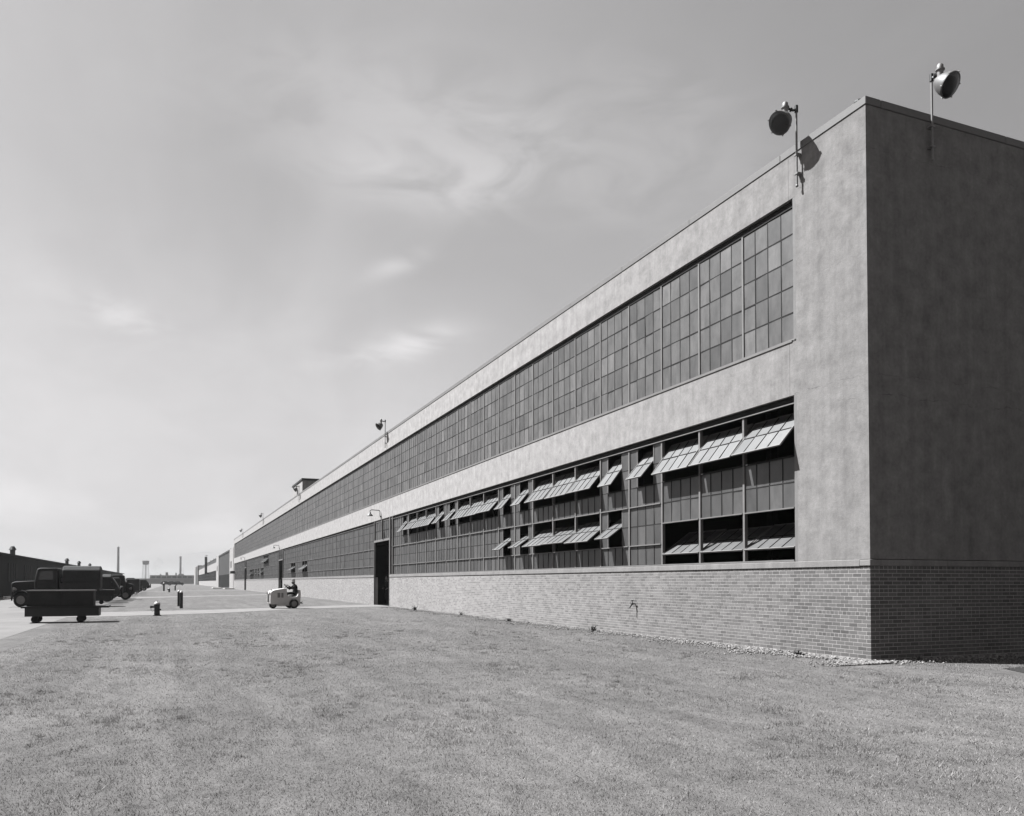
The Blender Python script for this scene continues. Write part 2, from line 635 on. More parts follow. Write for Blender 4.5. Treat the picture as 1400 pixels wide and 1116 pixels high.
g = MB()
g.add([(-900, -25, .004), (60, -25, .004), (60, -15.0, .004), (-900, -14.9, .004)], [(0, 1, 2, 3)])
road = g.obj('road', ROADM, fix=False)
tag(road, kind='structure')


def sheet(name, pts, z, m):
    q_ = MB()
    q_.add([(x, y, z) for x, y in pts], [tuple(range(len(pts)))])
    o = q_.obj(name, m, fix=False)
    if o.data.polygons[0].normal.z < 0:
        o.data.flip_normals()
    return tag(o, kind='structure')


sheet('path', [(-25.4, -15.05), (-25.8, -13.4), (-27.9, -9.2), (-32.4, -4.9), (-34.4, -0.9), (-34.5, 0.1),
               (-38.4, 0.1), (-38.4, -0.8), (-36.2, -4.2), (-32.7, -9.1), (-31.1, -13.6), (-30.9, -15.05)], .008, PATH)
sheet('path', [(-66.0, -15.05), (-66.5, -13.3), (-75.6, -6.3), (-83.2, 0.1), (-87.2, .1), (-79.6, -6.0), (-71.8, -13.4), (-71.6, -15.05)], .008, PATH)
sheet('path', [(-117, -15.05), (-132.4, 0.1), (-136.4, .1), (-122, -15.05)], .008, PATH)

DARKGROUND = mat('added dark ground', 0.022, 0.95, 0.25, 0.8, fine=0.15, spec=0.1)
sheet('yard', [(1.7, 1.0), (3.2, .2), (70, .2), (70, 60), (.05, 60), (.05, 9.0), (1.3, 6.0), (1.5, 3.0)], .006, DARKGROUND)  # added dark ground beside the building, cuts bounce light on the side wall

# ================================================================== FACTORY
FAC = thing('factory_building', 'long white stucco factory with brick base and two rows of steel windows', 'factory', (0, 0, 0))
L_END = -161.9          # end of the glazed front
PW = -1.79              # inner edge of the corner pier
Z_LB, Z_LT = 1.655, 1.775
Z_LW = 5.025
Z_UB, Z_UT = 6.11, 8.912
Z_CB, Z_CT = 9.772, 9.918
DEPTH = 42.0

# ---- stucco
b = MB()
b.box(PW, 0, 0, .24, Z_LT, Z_CB)
b.obj('corner_pier', STUCCO, FAC)
b = MB()
b.box(-.24, 0, .24, DEPTH, Z_LT, Z_CB)
b.obj('side_wall', STUCCO, FAC)
b = MB()
b.box(L_END - 1.8, L_END, 0, .24, 0, Z_CB)
b.obj('end_pier', STUCCO, FAC)
edges = [PW, -1.977]
x = -1.983
first = True
segs = [(PW, -1.977)]
while x > L_END + .1:
    x2 = max(-9.9 if first else x - 8.0, L_END)
    first = False
    segs.append((x, x2 + .003))
    x = x2
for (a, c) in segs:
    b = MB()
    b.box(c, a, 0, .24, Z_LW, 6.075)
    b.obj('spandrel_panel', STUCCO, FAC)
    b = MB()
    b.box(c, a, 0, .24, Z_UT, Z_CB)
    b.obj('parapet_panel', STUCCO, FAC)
# backing behind the joints
b = MB()
b.box(L_END, PW, .25, .30, Z_LW + .01, 6.07)
b.box(L_END, PW, .25, .30, Z_UT + .01, Z_CB)
b.obj('wall_backing', DARK, FAC)

# ---- coping in lengths
x = 0.06
xs = [0.02, -2.2]
while xs[-1] > L_END - 1.8:
    xs.append(max(xs[-1] - 3.16, L_END - 1.86))
for a, c in zip(xs[:-1], xs[1:]):
    b = MB()
    b.box(c + .004, a, -.016, .34, Z_CB + .003, Z_CT)
    b.obj('coping_stone', COPING, FAC, bevel=.008, bseg=1)
y = .345
while y < DEPTH:
    y2 = min(y + 3.16, DEPTH)
    b = MB()
    b.box(-.28, .02, y, y2 - .004, Z_CB + .003, Z_CT)
    b.obj('coping_stone', COPING, FAC, bevel=.008, bseg=1)
    y = y2

# ---- roof, floor, back, so the inside is dark
b = MB()
b.box(L_END - 1.8, -.25, .31, DEPTH, 9.2, 9.35)
b.obj('roof', ROOF, FAC)
b = MB()
b.box(L_END - 1.8, -.25, .32, DEPTH - .3, .002, .012)
b.obj('floor', DARK, FAC)
b = MB()
b.box(L_END - 1.8, 0, DEPTH, DEPTH + .3, 0, 9.7)
b.box(L_END - 1.79, L_END - 1.5, .25, DEPTH - .01, 0, 9.19)
b.obj('rear_wall', DARK, FAC)
# steel columns and a beam inside, seen dimly through the openings
for i in range(20):
    b = MB()
    xx = -9.9 - 8.0 * i
    b.box(xx - .12, xx + .12, 6.0, 6.24, .013, 9.19)
    b.obj('steel_column', DARKSTEEL, FAC)

# ---- doors along the front
DOORS = [(-34.5, -38.4, 3.73), (-83.4, -87.2, 3.8), (-132.5, -136.3, 3.7)]


def in_door(x0, x1):
    for a, c, h in DOORS:
        if x1 < a and x0 > c:
            return True
    return False


# brick base ---------------------------------------------------------------
CO = 0.0677
ZB = -.03
bricks = []     # (axis, pos, z, length)
runs = [(0, DOORS[0][0]), (DOORS[0][1], DOORS[1][0]), (DOORS[1][1], DOORS[2][0]), (DOORS[2][1], L_END)]
mort = MB()
for a, c in runs:
    mort.box(c, a, 0.0, .24, -.1, Z_LB)
mort.box(-.24, -0.0, .24, DEPTH, -.1, Z_LB)
mort.obj('mortar_wall', MORTAR, FAC)
for k in range(25):
    z = ZB + (k + .5) * CO
    head = (k % 6 == 0 and k > 0)
    pitch = .1016 if head else .2032
    off = (.05 if head else (.1016 if k % 2 else 0.0))
    for ri, (a, c) in enumerate(runs):
        s = a + .006 if ri == 0 else a
        e0 = s
        n_ = 0
        first_len = pitch - off if off else pitch
        while e0 > c + .03:
            ln = first_len if n_ == 0 else pitch
            e1 = max(e0 - ln, c)
            if e0 - e1 > .03:
                bricks.append((0, (e0 + e1) / 2, z, e0 - e1 - .0095))
            e0 = e1
            n_ += 1
    s = -.006 + .0
    off2 = (.0 if head else (0.0 if k % 2 else .1016))
    e0 = 0.0
    n_ = 0
    while e0 < 9.0:
        ln = (pitch - off2) if (n_ == 0 and off2) else pitch
        bricks.append((1, e0 + ln / 2, z, ln - .0095))
        e0 += ln
        n_ += 1


def bdist(q_):
    p = Vector((q_[1], 0, q_[2])) if q_[0] == 0 else Vector((0, q_[1], q_[2]))
    return (p - CAM).length


bricks.sort(key=bdist)
HB = .0585 / 2
bm_cache = {}
for ax, p, z, ln in bricks[:300]:
    key = (ax, round(ln, 3))
    if key not in bm_cache:
        q_ = MB()
        if ax == 0:
            q_.box(-ln / 2, ln / 2, -.0022, .03, -HB, HB)
        else:
            q_.box(-.03, .0022, -ln / 2, ln / 2, -HB, HB)
        bm_cache[key] = q_.mesh('brick', BRICK)
    dj = random.uniform(-.0008, .0008)
    link('brick', bm_cache[key], FAC, loc=(p, dj, z) if ax == 0 else (dj, p, z))
# all the others as one part
rest = bricks[300:]
A = np.array([[ax, p, z, ln] for ax, p, z, ln in rest])
n = len(A)
hl = A[:, 3] / 2
jit = rng.uniform(-.0008, .0008, n)
along0, along1 = A[:, 1] - hl, A[:, 1] + hl
z0, z1 = A[:, 2] - HB, A[:, 2] + HB
isx = A[:, 0] == 0
# outer face + 4 edges, 8 verts
V = np.zeros((n, 8, 3))
out = -.0022 + jit
inn = np.full(n, .02)
for i, (al, zz, oo) in enumerate(((along0, z0, out), (along1, z0, out), (along1, z1, out), (along0, z1, out), (along0, z0, inn), (along1, z0, inn), (along1, z1, inn), (along0, z1, inn))):
    V[:, i, 0] = np.where(isx, al, -oo)
    V[:, i, 1] = np.where(isx, oo, al)
    V[:, i, 2] = zz
Fq = np.array([(0, 1, 2, 3), (4, 5, 1, 0), (3, 2, 6, 7), (1, 5, 6, 2), (4, 0, 3, 7)])
F = (Fq[None] + (np.arange(n) * 8)[:, None, None]).reshape(-1, 4)
bw_o = link('brickwork', np_mesh('brickwork', V.reshape(-1, 3), F, BRICK), FAC)
tag(bw_o, kind='stuff')

# ---- stone ledge in lengths
prof_f = None


def ledge(a, c):
    q_ = MB()
    vs = []
    for xx in (a, c):
        vs += [(xx, -.026, Z_LB), (xx, .10, Z_LB), (xx, .10, Z_LT), (xx, -.0, Z_LT - .004), (xx, -.026, Z_LT - .014)]
    q_.add(vs, [(0, 1, 2, 3, 4), (9, 8, 7, 6, 5)] + [(i, 5 + i, 5 + (i + 1) % 5, (i + 1) % 5) for i in range(5)])
    return q_.obj('ledge_stone', LEDGE, FAC)


q_ = MB()
q_.box(-.22, .027, -.027, .22, Z_LB, Z_LT - .01)
q_.obj('ledge_stone', LEDGE, FAC, bevel=.012)
for ri, (a, c) in enumerate(runs):
    e0 = -.223 if ri == 0 else a + .03
    cc = c - .03 if ri < 3 else c
    n_ = max(1, round((e0 - cc) / 1.6))
    st = (e0 - cc) / n_
    for i in range(n_):
        ledge(e0 - st * i, e0 - st * (i + 1) + .003)
y = .223
while y < 20:
    q_ = MB()
    q_.box(-.1, .026, y, y + 1.597, Z_LB, Z_LT - .01)
    q_.obj('ledge_stone', LEDGE, FAC, bevel=.01)
    y += 1.6

# ---- windows ---------------------------------------------------------------
GY = .085          # glass plane behind the wall face
ROWL = 0.51
ZL0 = 1.81
RU = 0.5215
ZU0 = 6.167

pane_list = []      # (world matrix, w, h, glass, parent window, local matrix)


def upper_frame():
    q_ = MB()
    # sill, head
    q_.box(-1.6, 0, -.018, .16, 6.078, 6.112, 0)
    q_.box(-1.6, 0, .055, .12, 6.114, ZU0 - .002, 0)
    q_.box(-1.6, 0, .065, .16, 8.775, 8.90, 1)  # steel head; its dark colour also stands in for the recess shadow
    # mullion on the right edge
    q_.box(-.026, .026, .060, .13, 6.116, 8.773, 0)
    for i in (1, 2, 3):
        q_.box(-.4 * i - .012, -.4 * i + .012, GY - .008, GY + .02, ZU0, 8.773, 1)
    for k in (1, 2, 3, 4):
        zz = ZU0 + RU * k
        for i in range(4):
            q_.box(-.4 * i - .388 + (.022 if i == 3 else 0), -.4 * i - .012 - (.022 if i == 0 else 0), GY - .008, GY + .02, zz - .013, zz + .013, 1)
    return q_.mesh('window', [STEEL, DARKSTEEL])


def lower_frame(kind):
    q_ = MB()
    q_.box(-1.6, 0, .0, .16, Z_LT + .003, ZL0, 0)
    q_.box(-1.6, 0, .075, .16, 4.872, 5.02, 1)  # head bar coloured dark to carry the shadow under the spandrel
    q_.box(-1.6, 0, .028, .064, 4.868, 4.888, 0)
    q_.box(-.030, .030, .052, .13, ZL0 + .002, 4.866, 0)
    zt = {k: ZL0 + ROWL * k for k in range(7)}
    op = OPEN[kind]          # list of (col0, col1, row0, row1)
    rails = {'bay': (2,), }.get(kind, (1, 3))
    inside = lambda i, k: any(c0 <= i < c1 and r0 <= k < r1 for c0, c1, r0, r1, _ in op)
    # vertical bars
    for i in (1, 2, 3):
        for k in range(6):
            if inside(i - 1, k) and inside(i, k):
                continue
            edge = inside(i - 1, k) != inside(i, k)
            w_ = .016 if edge else .011
            q_.box(-.4 * i - w_, -.4 * i + w_, GY - .012, GY + .02, zt[k] + (.013 if k else 0), zt[k + 1] - .013, 0 if edge else 1)
    for k in range(1, 6):
        for i in range(4):
            if inside(i, k - 1) and inside(i, k):
                continue
            rail = k in rails
            edge = inside(i, k - 1) != inside(i, k)
            a = -.4 * i - .40 + (.036 if i == 3 else 0)
            c = -.4 * i - (.036 if i == 0 else 0)
            if rail or edge:
                q_.box(a, c, .03, GY + .03, zt[k] - .0125, zt[k] + .0125, 0 if (rail or k == 2) else 1)
            else:
                q_.box(a, c, GY - .008, GY + .02, zt[k] - .012, zt[k] + .012, 1)
    return q_.mesh('window', [STEEL, DARKSTEEL])


# openings: (first column, last column+1, first row, last row+1, type)
OPEN = {
    'bay': [(0, 4, 4, 6, 'p'), (0, 4, 0, 2, 'h')],
    'mid1': [(1, 3, 4, 6, 'p')],
    'mid2': [(1, 3, 4, 6, 'p'), (1, 3, 1, 3, 'q')],
    'full2': [(0, 4, 4, 6, 'p'), (0, 4, 1, 3, 'q')],
    'full1': [(0, 4, 4, 6, 'p')],
    'plain': [],
    'lowmid': [(1, 3, 1, 3, 'q')],
    'lowfull': [(0, 4, 1, 3, 'q')],
}
KINDS = ['bay', 'bay', 'bay', 'mid1', 'mid2', 'full2', 'full2', 'full2', 'mid2', 'mid2', 'full1', 'full1', 'full1', 'mid1', 'mid1',
         'full1', 'full1', 'full1', 'mid1', 'plain']

UP_ME = upper_frame()
LO_ME = {k: lower_frame(k) for k in OPEN}

VENT_ME = {}


def vent_mesh(cols, h):
    key = (cols, round(h, 2))
    if key in VENT_ME:
        return VENT_ME[key]
    W = .4 * cols - (.08 if cols == 4 else .04)
    q_ = MB()
    t_ = .016
    q_.box(-W / 2, W / 2, -t_, t_, -h / 2, -h / 2 + .026, 0)
    q_.box(-W / 2, W / 2, -t_, t_, h / 2 - .026, h / 2, 0)
    q_.box(-W / 2, -W / 2 + .022, -t_, t_, -h / 2 + .026, h / 2 - .026, 0)
    q_.box(W / 2 - .022, W / 2, -t_, t_, -h / 2 + .026, h / 2 - .026, 0)
    pw = (W - .044) / cols
    for i in range(1, cols):
        xx = -W / 2 + .022 + pw * i
        q_.box(xx - .010, xx + .010, -t_ * .9, t_ * .9, -h / 2 + .026, -.011, 1)
        q_.box(xx - .010, xx + .010, -t_ * .9, t_ * .9, .011, h / 2 - .026, 1)
    q_.box(-W / 2 + .022, W / 2 - .022, -t_ * .9, t_ * .9, -.011, .011, 1)
    me = q_.mesh('vent_sash', [STEEL, DARKSTEEL])
    VENT_ME[key] = me
    return me


def add_pane(win, local, w_, h_, glass):
    M = win_mat[win.name] @ local
    pane_list.append((M, w_, h_, glass, win, local))


win_mat = {}


def place_win(me, x, sx_):
    o = link('window', me, FAC, loc=(x, 0, 0))
    o.scale = (sx_, 1, 1)
    win_mat[o.name] = Matrix.Translation((x, 0, 0)) @ Matrix.Diagonal((sx_, 1, 1, 1))
    return o


def upper_window(x, sx_):
    o = place_win(UP_ME, x, sx_)
    for i in range(4):
        for k in range(5):
            a = -.4 * i - .388 + (.022 if i == 3 else 0)
            c = -.4 * i - .012 - (.022 if i == 0 else 0)
            add_pane(o, Matrix.Translation(((a + c) / 2, GY, ZU0 + RU * (k + .5))), c - a + .006, RU - .022, GLASS_UP)
    return o


def lower_window(x, sx_, kind):
    o = place_win(LO_ME[kind], x, sx_)
    op = OPEN[kind]
    for i in range(4):
        for k in range(6):
            if any(c0 <= i < c1 and r0 <= k < r1 for c0, c1, r0, r1, _ in op):
                continue
            a = -.4 * i - .389 + (.024 if i == 3 else 0)
            c = -.4 * i - .011 - (.024 if i == 0 else 0)
            add_pane(o, Matrix.Translation(((a + c) / 2, GY, ZL0 + ROWL * (k + .5))), c - a + .006, ROWL - .02, GLASS_LO)
    for c0, c1, r0, r1, ty in op:
        cols = c1 - c0
        h = .985
        xc = -.4 * (c0 + c1) / 2
        zc = ZL0 + ROWL * (r0 + r1) / 2
        if ty == 'p':
            an = R(-40 + random.uniform(-2.5, 2.5))
            M = Matrix.Translation((xc, .035, zc + .04)) @ Matrix.Rotation(an, 4, 'X')
        elif ty == 'q':
            an = R(-54 + random.uniform(-3, 3))
            M = Matrix.Translation((xc, .03, zc)) @ Matrix.Rotation(an, 4, 'X')
        else:
            an = R(-56 + random.uniform(-1, 1))
            M = Matrix.Translation((xc, .03, 2.045)) @ Matrix.Rotation(an, 4, 'X') @ Matrix.Translation((0, 0, h / 2))
        vo = link('vent_sash', vent_mesh(cols, h), o)
        vo.matrix_local = M
        W = .4 * cols - (.08 if cols == 4 else .04)
        pw = (W - .044) / cols
        for i in range(cols):
            for k in (0, 1):
                zc2 = (-1 if k == 0 else 1) * ((h / 2 - .026) + .011) / 2
                add_pane(o, M @ Matrix.Translation((-W / 2 + .022 + pw * (i + .5), 0, zc2)), pw - .014, h / 2 - .036, GLASS_LO)
    return o


# upper row: 100 windows of 1.6 m
for i in range(100):
    upper_window(-1.9 - 1.6 * i, 1.0)
# lower row between the doors
for i in range(20):
    lower_window(-1.9 - 1.6 * i, 1.0, KINDS[i])


def fill(xa, xb):
    n_ = round((xa - xb) / 1.6)
    st = (xa - xb) / n_
    for i in range(n_):
        xc = xa - st * (i + .5)
        kind = 'plain'
        if -77.6 < xc < -74.0 or -69.6 < xc < -66.4:
            kind = 'lowfull'
        elif -104.5 < xc < -98.2:
            kind = 'full1'
        elif -108 < xc < -105.5 or -113.2 < xc < -111.5 or -126 < xc < -119:
            kind = 'lowfull'
        elif -118 < xc < -115:
            kind = 'lowmid'
        lower_window(xa - st * i, st / 1.6, kind)


fill(-38.5, -83.3)
fill(-87.3, -132.4)
fill(-136.4, L_END)
# jambs at the corner pier
b = MB()
b.box(-1.866, PW - .001, .0, .16, Z_LT + .003, 5.022)
b.box(-1.866, PW - .001, .0, .16, 6.114, 8.909)
b.obj('window_jamb', STEEL, FAC)

# strip beside the first door and transoms over the doors
b = MB()
b.box(-33.94, -33.87, .0, .13, Z_LT + .003, 5.02, 0)
b.box(-34.5, -34.42, -.01, .16, Z_LT + .003, 5.02, 0)
for k in range(1, 6):
    zz = ZL0 + ROWL * k
    b.box(-34.42, -33.94, GY - .02, GY + .02, zz - .013, zz + .013, 1)
b.box(-34.19, -34.165, GY - .021, GY + .021, ZL0, 4.87, 1)
b.box(-34.42, -33.94, .06, .16, 4.872, 5.02, 0)
b.box(-34.42, -33.94, .0, .16, Z_LT + .003, ZL0, 0)
sw = b.obj('window', [STEEL, DARKSTEEL], FAC)
win_mat[sw.name] = Matrix()
for i in range(2):
    for k in range(6):
        add_pane(sw, Matrix.Translation((-34.06 - .24 * i, GY, ZL0 + ROWL * (k + .5))), .22, ROWL - .02, GLASS_LO)
for a, c, h in DOORS:
    wd = a - c
    b = MB()
    b.box(c - .0, c + .07, -.012, .05, 0.0, h + .12)
    b.box(a - .07, a - .0, -.012, .05, 0.0, h + .12)
    b.box(c + .07, a - .07, -.012, .05, h, h + .12)
    b.obj('door_frame', STEEL, FAC)
    b = MB()
    b.box(c, c + .07, .0, .13, h + .122, 5.02, 0)
    b.box(a - .07, a, .0, .13, h + .122, 5.02, 0)
    xm = (a + c) / 2
    b.box(xm - .035, xm + .035, .0, .13, h + .122, 5.02, 0)
    zz0 = h + .122
    zm = (zz0 + 4.9) / 2
    for s0, s1 in ((c + .07, xm - .035), (xm + .035, a - .07)):
        b.box(s0, s1, .06, .16, 4.9, 5.02, 0)
        b.box(s0, s1, GY - .02, GY + .02, zm - .013, zm + .013, 1)
        for i in range(1, 4):
            xx = s0 + (s1 - s0) * i / 4
            b.box(xx - .012, xx + .012, GY - .021, GY + .021, zz0, 4.9, 1)
    tw = b.obj('transom_window', [STEEL, DARKSTEEL], FAC)
    win_mat[tw.name] = Matrix()
    for s0, s1 in ((c + .07, xm - .035), (xm + .035, a - .07)):
        st = (s1 - s0) / 4
        for i in range(4):
            for k in (0, 1):
                zl, zh = (zz0, zm) if k == 0 else (zm, 4.9)
                add_pane(tw, Matrix.Translation((s0 + st * (i + .5), GY, (zl + zh) / 2)), st - .018, zh - zl - .02, GLASS_LO)

# panes: the 300 that show largest as parts, the others joined
def pane_score(pn):
    M, w_, h_, gl, win, loc = pn
    c = M.translation - CAM
    nrm_ = (M.to_3x3() @ Vector((0, 1, 0))).normalized()
    return w_ * h_ * abs(nrm_.dot(c.normalized())) / c.length_squared


pane_list.sort(key=pane_score, reverse=True)
pane_me = {}
for M, w_, h_, gl, win, loc in pane_list[:300]:
    key = (round(w_, 3), round(h_, 3), gl.name)
    if key not in pane_me:
        q_ = MB()
        q_.box(-w_ / 2, w_ / 2, -.003, .003, -h_ / 2, h_ / 2)
        pane_me[key] = q_.mesh('pane', gl)
    o = link('pane', pane_me[key], win)
    o.matrix_local = loc @ Matrix.Rotation(R(random.gauss(0, .5)), 4, 'Z') @ Matrix.Rotation(R(random.gauss(0, .5)), 4, 'X')
for gl in (GLASS_UP, GLASS_LO):
    rs = [pn for pn in pane_list[300:] if pn[3] is gl]
    n = len(rs)
    V = np.zeros((n, 8, 3))
    sg = np.array([(-1, -1, -1), (1, -1, -1), (1, 1, -1), (-1, 1, -1), (-1, -1, 1), (1, -1, 1), (1, 1, 1), (-1, 1, 1)], float)
    for i, (M, w_, h_, g_, win, loc) in enumerate(rs):
        M2 = np.array(M @ Matrix.Rotation(R(random.gauss(0, .5)), 4, 'Z') @ Matrix.Rotation(R(random.gauss(0, .5)), 4, 'X'))
        pts = sg * np.array([w_ / 2, .003, h_ / 2])
        V[i] = pts @ M2[:3, :3].T + M2[:3, 3]
    Fq = np.array([(3, 2, 1, 0), (4, 5, 6, 7), (0, 1, 5, 4), (1, 2, 6, 5), (2, 3, 7, 6), (3, 0, 4, 7)])
    F = (Fq[None] + (np.arange(n) * 8)[:, None, None]).reshape(-1, 4)
    tag(link('glazing', np_mesh('glazing', V.reshape(-1, 3), F, gl), FAC), kind='stuff')

# small fittings on the factory
b = MB()
b.tube((-7.89, .02, .80), (-7.89, -.10, .80), .016, seg=8)
b.tube((-7.89, -.10, .80), (-7.93, -.16, .70), .02, .016, seg=8)
b.ball((-7.89, -.10, .81), .035, 8, 6)
b.tube((-7.89, -.10, .82), (-7.89, -.10, .90), .012, seg=6)
b.tube((-7.94, -.10, .90), (-7.84, -.10, .90), .014, seg=6)
b.obj('wall_faucet', BLACK, FAC)
b = MB()
b.lathe([(.045, 9.919), (.045, 9.98), (.085, 9.99), (.08, 10.02), (.04, 10.05)], 14, M=Matrix.Translation((-.30, .15, 0)))
b.obj('roof_vent', BLACK, FAC)
pent = MB()
pent.box(-80.0, -73.0, .62, 3.4, 9.36, 11.50)
po = pent.obj('penthouse', STUCCO, FAC)
b = MB()
b.box(-80.3, -72.8, .54, 3.7, 11.503, 11.68)
b.obj('penthouse_roof', BLACK, po)
b = MB()
b.box(-76.6, -76.0, .57, .618, 10.35, 10.85)
b.obj('penthouse_vent', BLACK, po)
b = MB()
b.lathe([(.5, 0), (.45, .5), (.12, .55)], 10, M=Matrix.Translation((-159.3, -.5, 3.0)))
b.tube((-159.3, .0, 3.4), (-159.3, -.5, 3.4), .05)
b.obj('vent_hood', BLACK, FAC)


# ================================================================== LAMPS ON THE FRONT
def make_floodlight(label):
    r = thing('floodlight', label, 'floodlight', (0, 0, 0), 0, 'floodlights along the roof edge')
    q_ = MB()
    q_.tube((0, -.085, -.88), (0, -.085, .62), .020, seg=10)
    q_.ball((0, -.085, -.88), .03, 8, 6)
    q_.obj('pole', GALV, r, smooth=True)
    for zz in (-.64, -.27):
        q_ = MB()
        q_.box(-.045, .045, -.112, -.010, zz - .018, zz + .018)
        q_.tube((-.06, -.09, zz), (.06, -.09, zz), .011, seg=6)
        q_.obj('bracket', GALV, r)
    q_ = MB()
    q_.tube((0, -.085, .56), (0, -.085, .69), .036, seg=10)
    q_.path([(0, -.085, .63), (-.012, -.15, .59), (-.03, -.22, .61), (-.05, -.30, .62)], .022)
    q_.tube((-.02, -.18, .595), (-.03, -.21, .605), .04, seg=10)
    q_.obj('arm', BLACK, r, smooth=True)
    # ballast cap and neck over the reflector
    q_ = MB()
    q_.lathe([(.05, .50), (.055, .60), (.078, .62), (.078, .64), (.057, .65), (.055, .71), (.03, .74)], 16, M=Matrix.Translation((-.05, -.31, 0)))
    q_.obj('cap', GALV, r, smooth=True)
    # reflector: a bell that faces outwards and down
    ax = Vector((.18, -.78, -.60)).normalized()
    rot = ax.to_track_quat('Z', 'Y').to_matrix().to_4x4()
    M = Matrix.Translation((-.05, -.315, .40)) @ rot @ Matrix.Scale(.86, 4)
    q_ = MB()
    q_.lathe([(.05, -.09), (.12, -.07), (.18, .02), (.225, .13), (.245, .23), (.258, .235), (.258, .262), (.235, .262)], 28, M=M)
    rf = q_.obj('reflector', LAMPGREY, r, smooth=True)
    q_ = MB()
    q_.lathe([(.233, .2625), (.20, .285), (.12, .30), (.02, .305)], 28, M=M)
    q_.obj('lens', LENS, r, smooth=True)
    for i in range(6):
        q_ = MB()
        an = i * math.pi / 3 + .4
        q_.tube(M @ Vector((.26 * math.cos(an), .26 * math.sin(an), .225)), M @ Vector((.272 * math.cos(an), .272 * math.sin(an), .272)), .012, seg=6)
        q_.obj('clamp_screw', GALV, rf)
    return r


fl = make_floodlight('large nearest floodlight on the white parapet beside the building corner')
fl.location = (-1.64, 0, Z_CT + 0.0)
for xx, lb in ((-35.3, 'floodlight above the tall open door, second from the near corner'), (-70.2, 'floodlight in front of the small rooftop penthouse'),
               (-104.6, 'small floodlight on the far roof edge, just beyond the penthouse'), (-139.7, 'farthest small floodlight near the end of the long roof edge')):
    copy_tree(fl, None, (xx, 0, Z_CT), 0, lb, 'floodlights along the roof edge')
copy_tree(fl, None, (0, 1.50, Z_CT), R(90), 'floodlight on the dark shaded side wall at the right', 'floodlights along the roof edge')


def make_gooseneck(label):
    r = thing('wall_lamp', label, 'wall lamp', (0, 0, 0), 0, 'gooseneck lamps over the doors')
    q_ = MB()
    q_.box(-.06, .06, -.03, -.002, -.09, .09)
    q_.obj('base_plate', BLACK, r)
    q_ = MB()
    q_.path([(0, -.03, 0), (0, -.07, .06), (0, -.08, .34), (0, -.12, .40), (0, -.58, .42), (0, -.66, .36), (0, -.67, .28)], .022)
    q_.obj('arm', BLACK, r, smooth=True)
    q_ = MB()
    q_.lathe([(.19, 0), (.17, .05), (.08, .13), (.05, .22), (.03, .24)], 16, M=Matrix.Translation((0, -.67, .06)))
    q_.obj('lamp_shade', LAMPGREY, r, smooth=True)
    return r


gn = make_gooseneck('gooseneck lamp on the white band above the nearest tall open door')
gn.location = (-36.55, 0, 5.14)
copy_tree(gn, None, (-86.2, 0, 5.14), 0, 'gooseneck lamp above the second dark doorway behind the tractor')
copy_tree(gn, None, (-135.4, 0, 5.14), 0, 'farthest gooseneck lamp, above the last narrow doorway of the long front')

# ================================================================== GRAVEL AND GRASS
ico = bmesh.new()
bmesh.ops.create_icosphere(ico, subdivisions=1, radius=1.0)
IV = np.array([v.co[:] for v in ico.verts])
IFc = np.array([[v.index for v in f.verts] for f in ico.faces])
ico.free()


def stones(N, fx, fy, smin, smax):
    Vs = np.zeros((N, len(IV), 3))
    for i in range(N):
        s = rng.uniform(smin, smax)
        sc_ = s * rng.uniform(.6, 1.2, 3)
        sc_[2] *= .7
        th = rng.uniform(0, 6.28)
        p = IV * sc_ * (1 + rng.uniform(-.22, .22, (len(IV), 1)))
        c_, s_ = math.cos(th), math.sin(th)
        x_ = p[:, 0] * c_ - p[:, 1] * s_
        y_ = p[:, 0] * s_ + p[:, 1] * c_
        Vs[i, :, 0] = x_ + fx[i]
        Vs[i, :, 1] = y_ + fy[i]
        Vs[i, :, 2] = p[:, 2] + sc_[2] * .5 + rng.uniform(0, .02)
    Ff = (IFc[None] + (np.arange(N) * len(IV))[:, None, None]).reshape(-1, 3)
    return Vs.reshape(-1, 3), Ff


N1 = 12500
u = rng.random(N1)
gx = .45 - 33.5 * (u ** 1.9)
wid = .42 + .18 * np.sin(gx * 2.1) + .12 * np.sin(gx * 5.3 + 1)
gy = -.02 - np.abs(rng.normal(0, 1, N1)) * np.clip(wid, .25, .7) * .82
N2 = 1700
gy2 = rng.uniform(0, 4.0, N2)
gx2 = .03 + np.abs(rng.normal(0, .28, N2))
V, F = stones(N1 + N2, np.concatenate([gx, gx2]), np.concatenate([gy, gy2]), .008, .027)
tag(link('gravel', np_mesh('gravel', V, F, GRAVEL)), 'pale loose gravel strip along the foot of the brick wall', 'gravel', kind='stuff')

# grass blades, thinning with distance
NB = 760000
ang0 = math.atan2(_fwd.y, _fwd.x)
rr = 3.4 + (48 - 3.4) * rng.random(NB) ** 1.35
aa = ang0 + rng.uniform(-.86, .72, NB)
bx = CAM.x + rr * np.cos(aa)
by = CAM.y + rr * np.sin(aa)
# clumping
keep = (by < -.45 - .25 * rng.random(NB)) | ((bx > .5 + .2 * rng.random(NB)) & (bx < 1.9) & (by < 6)) | ((bx > 1.3) & (by < .2))
keep &= (by > -14.3)
keep &= rng.random(NB) < np.clip((46 - rr) / 22, 0, 1)


def in_poly(xq, yq, poly):
    ins = np.zeros(len(xq), bool)
    n_ = len(poly)
    for i in range(n_):
        x1, y1 = poly[i]
        x2, y2 = poly[(i + 1) % n_]
        cnd = ((y1 > yq) != (y2 > yq)) & (xq < (x2 - x1) * (yq - y1) / (y2 - y1 + 1e-9) + x1)
        ins ^= cnd
    return ins


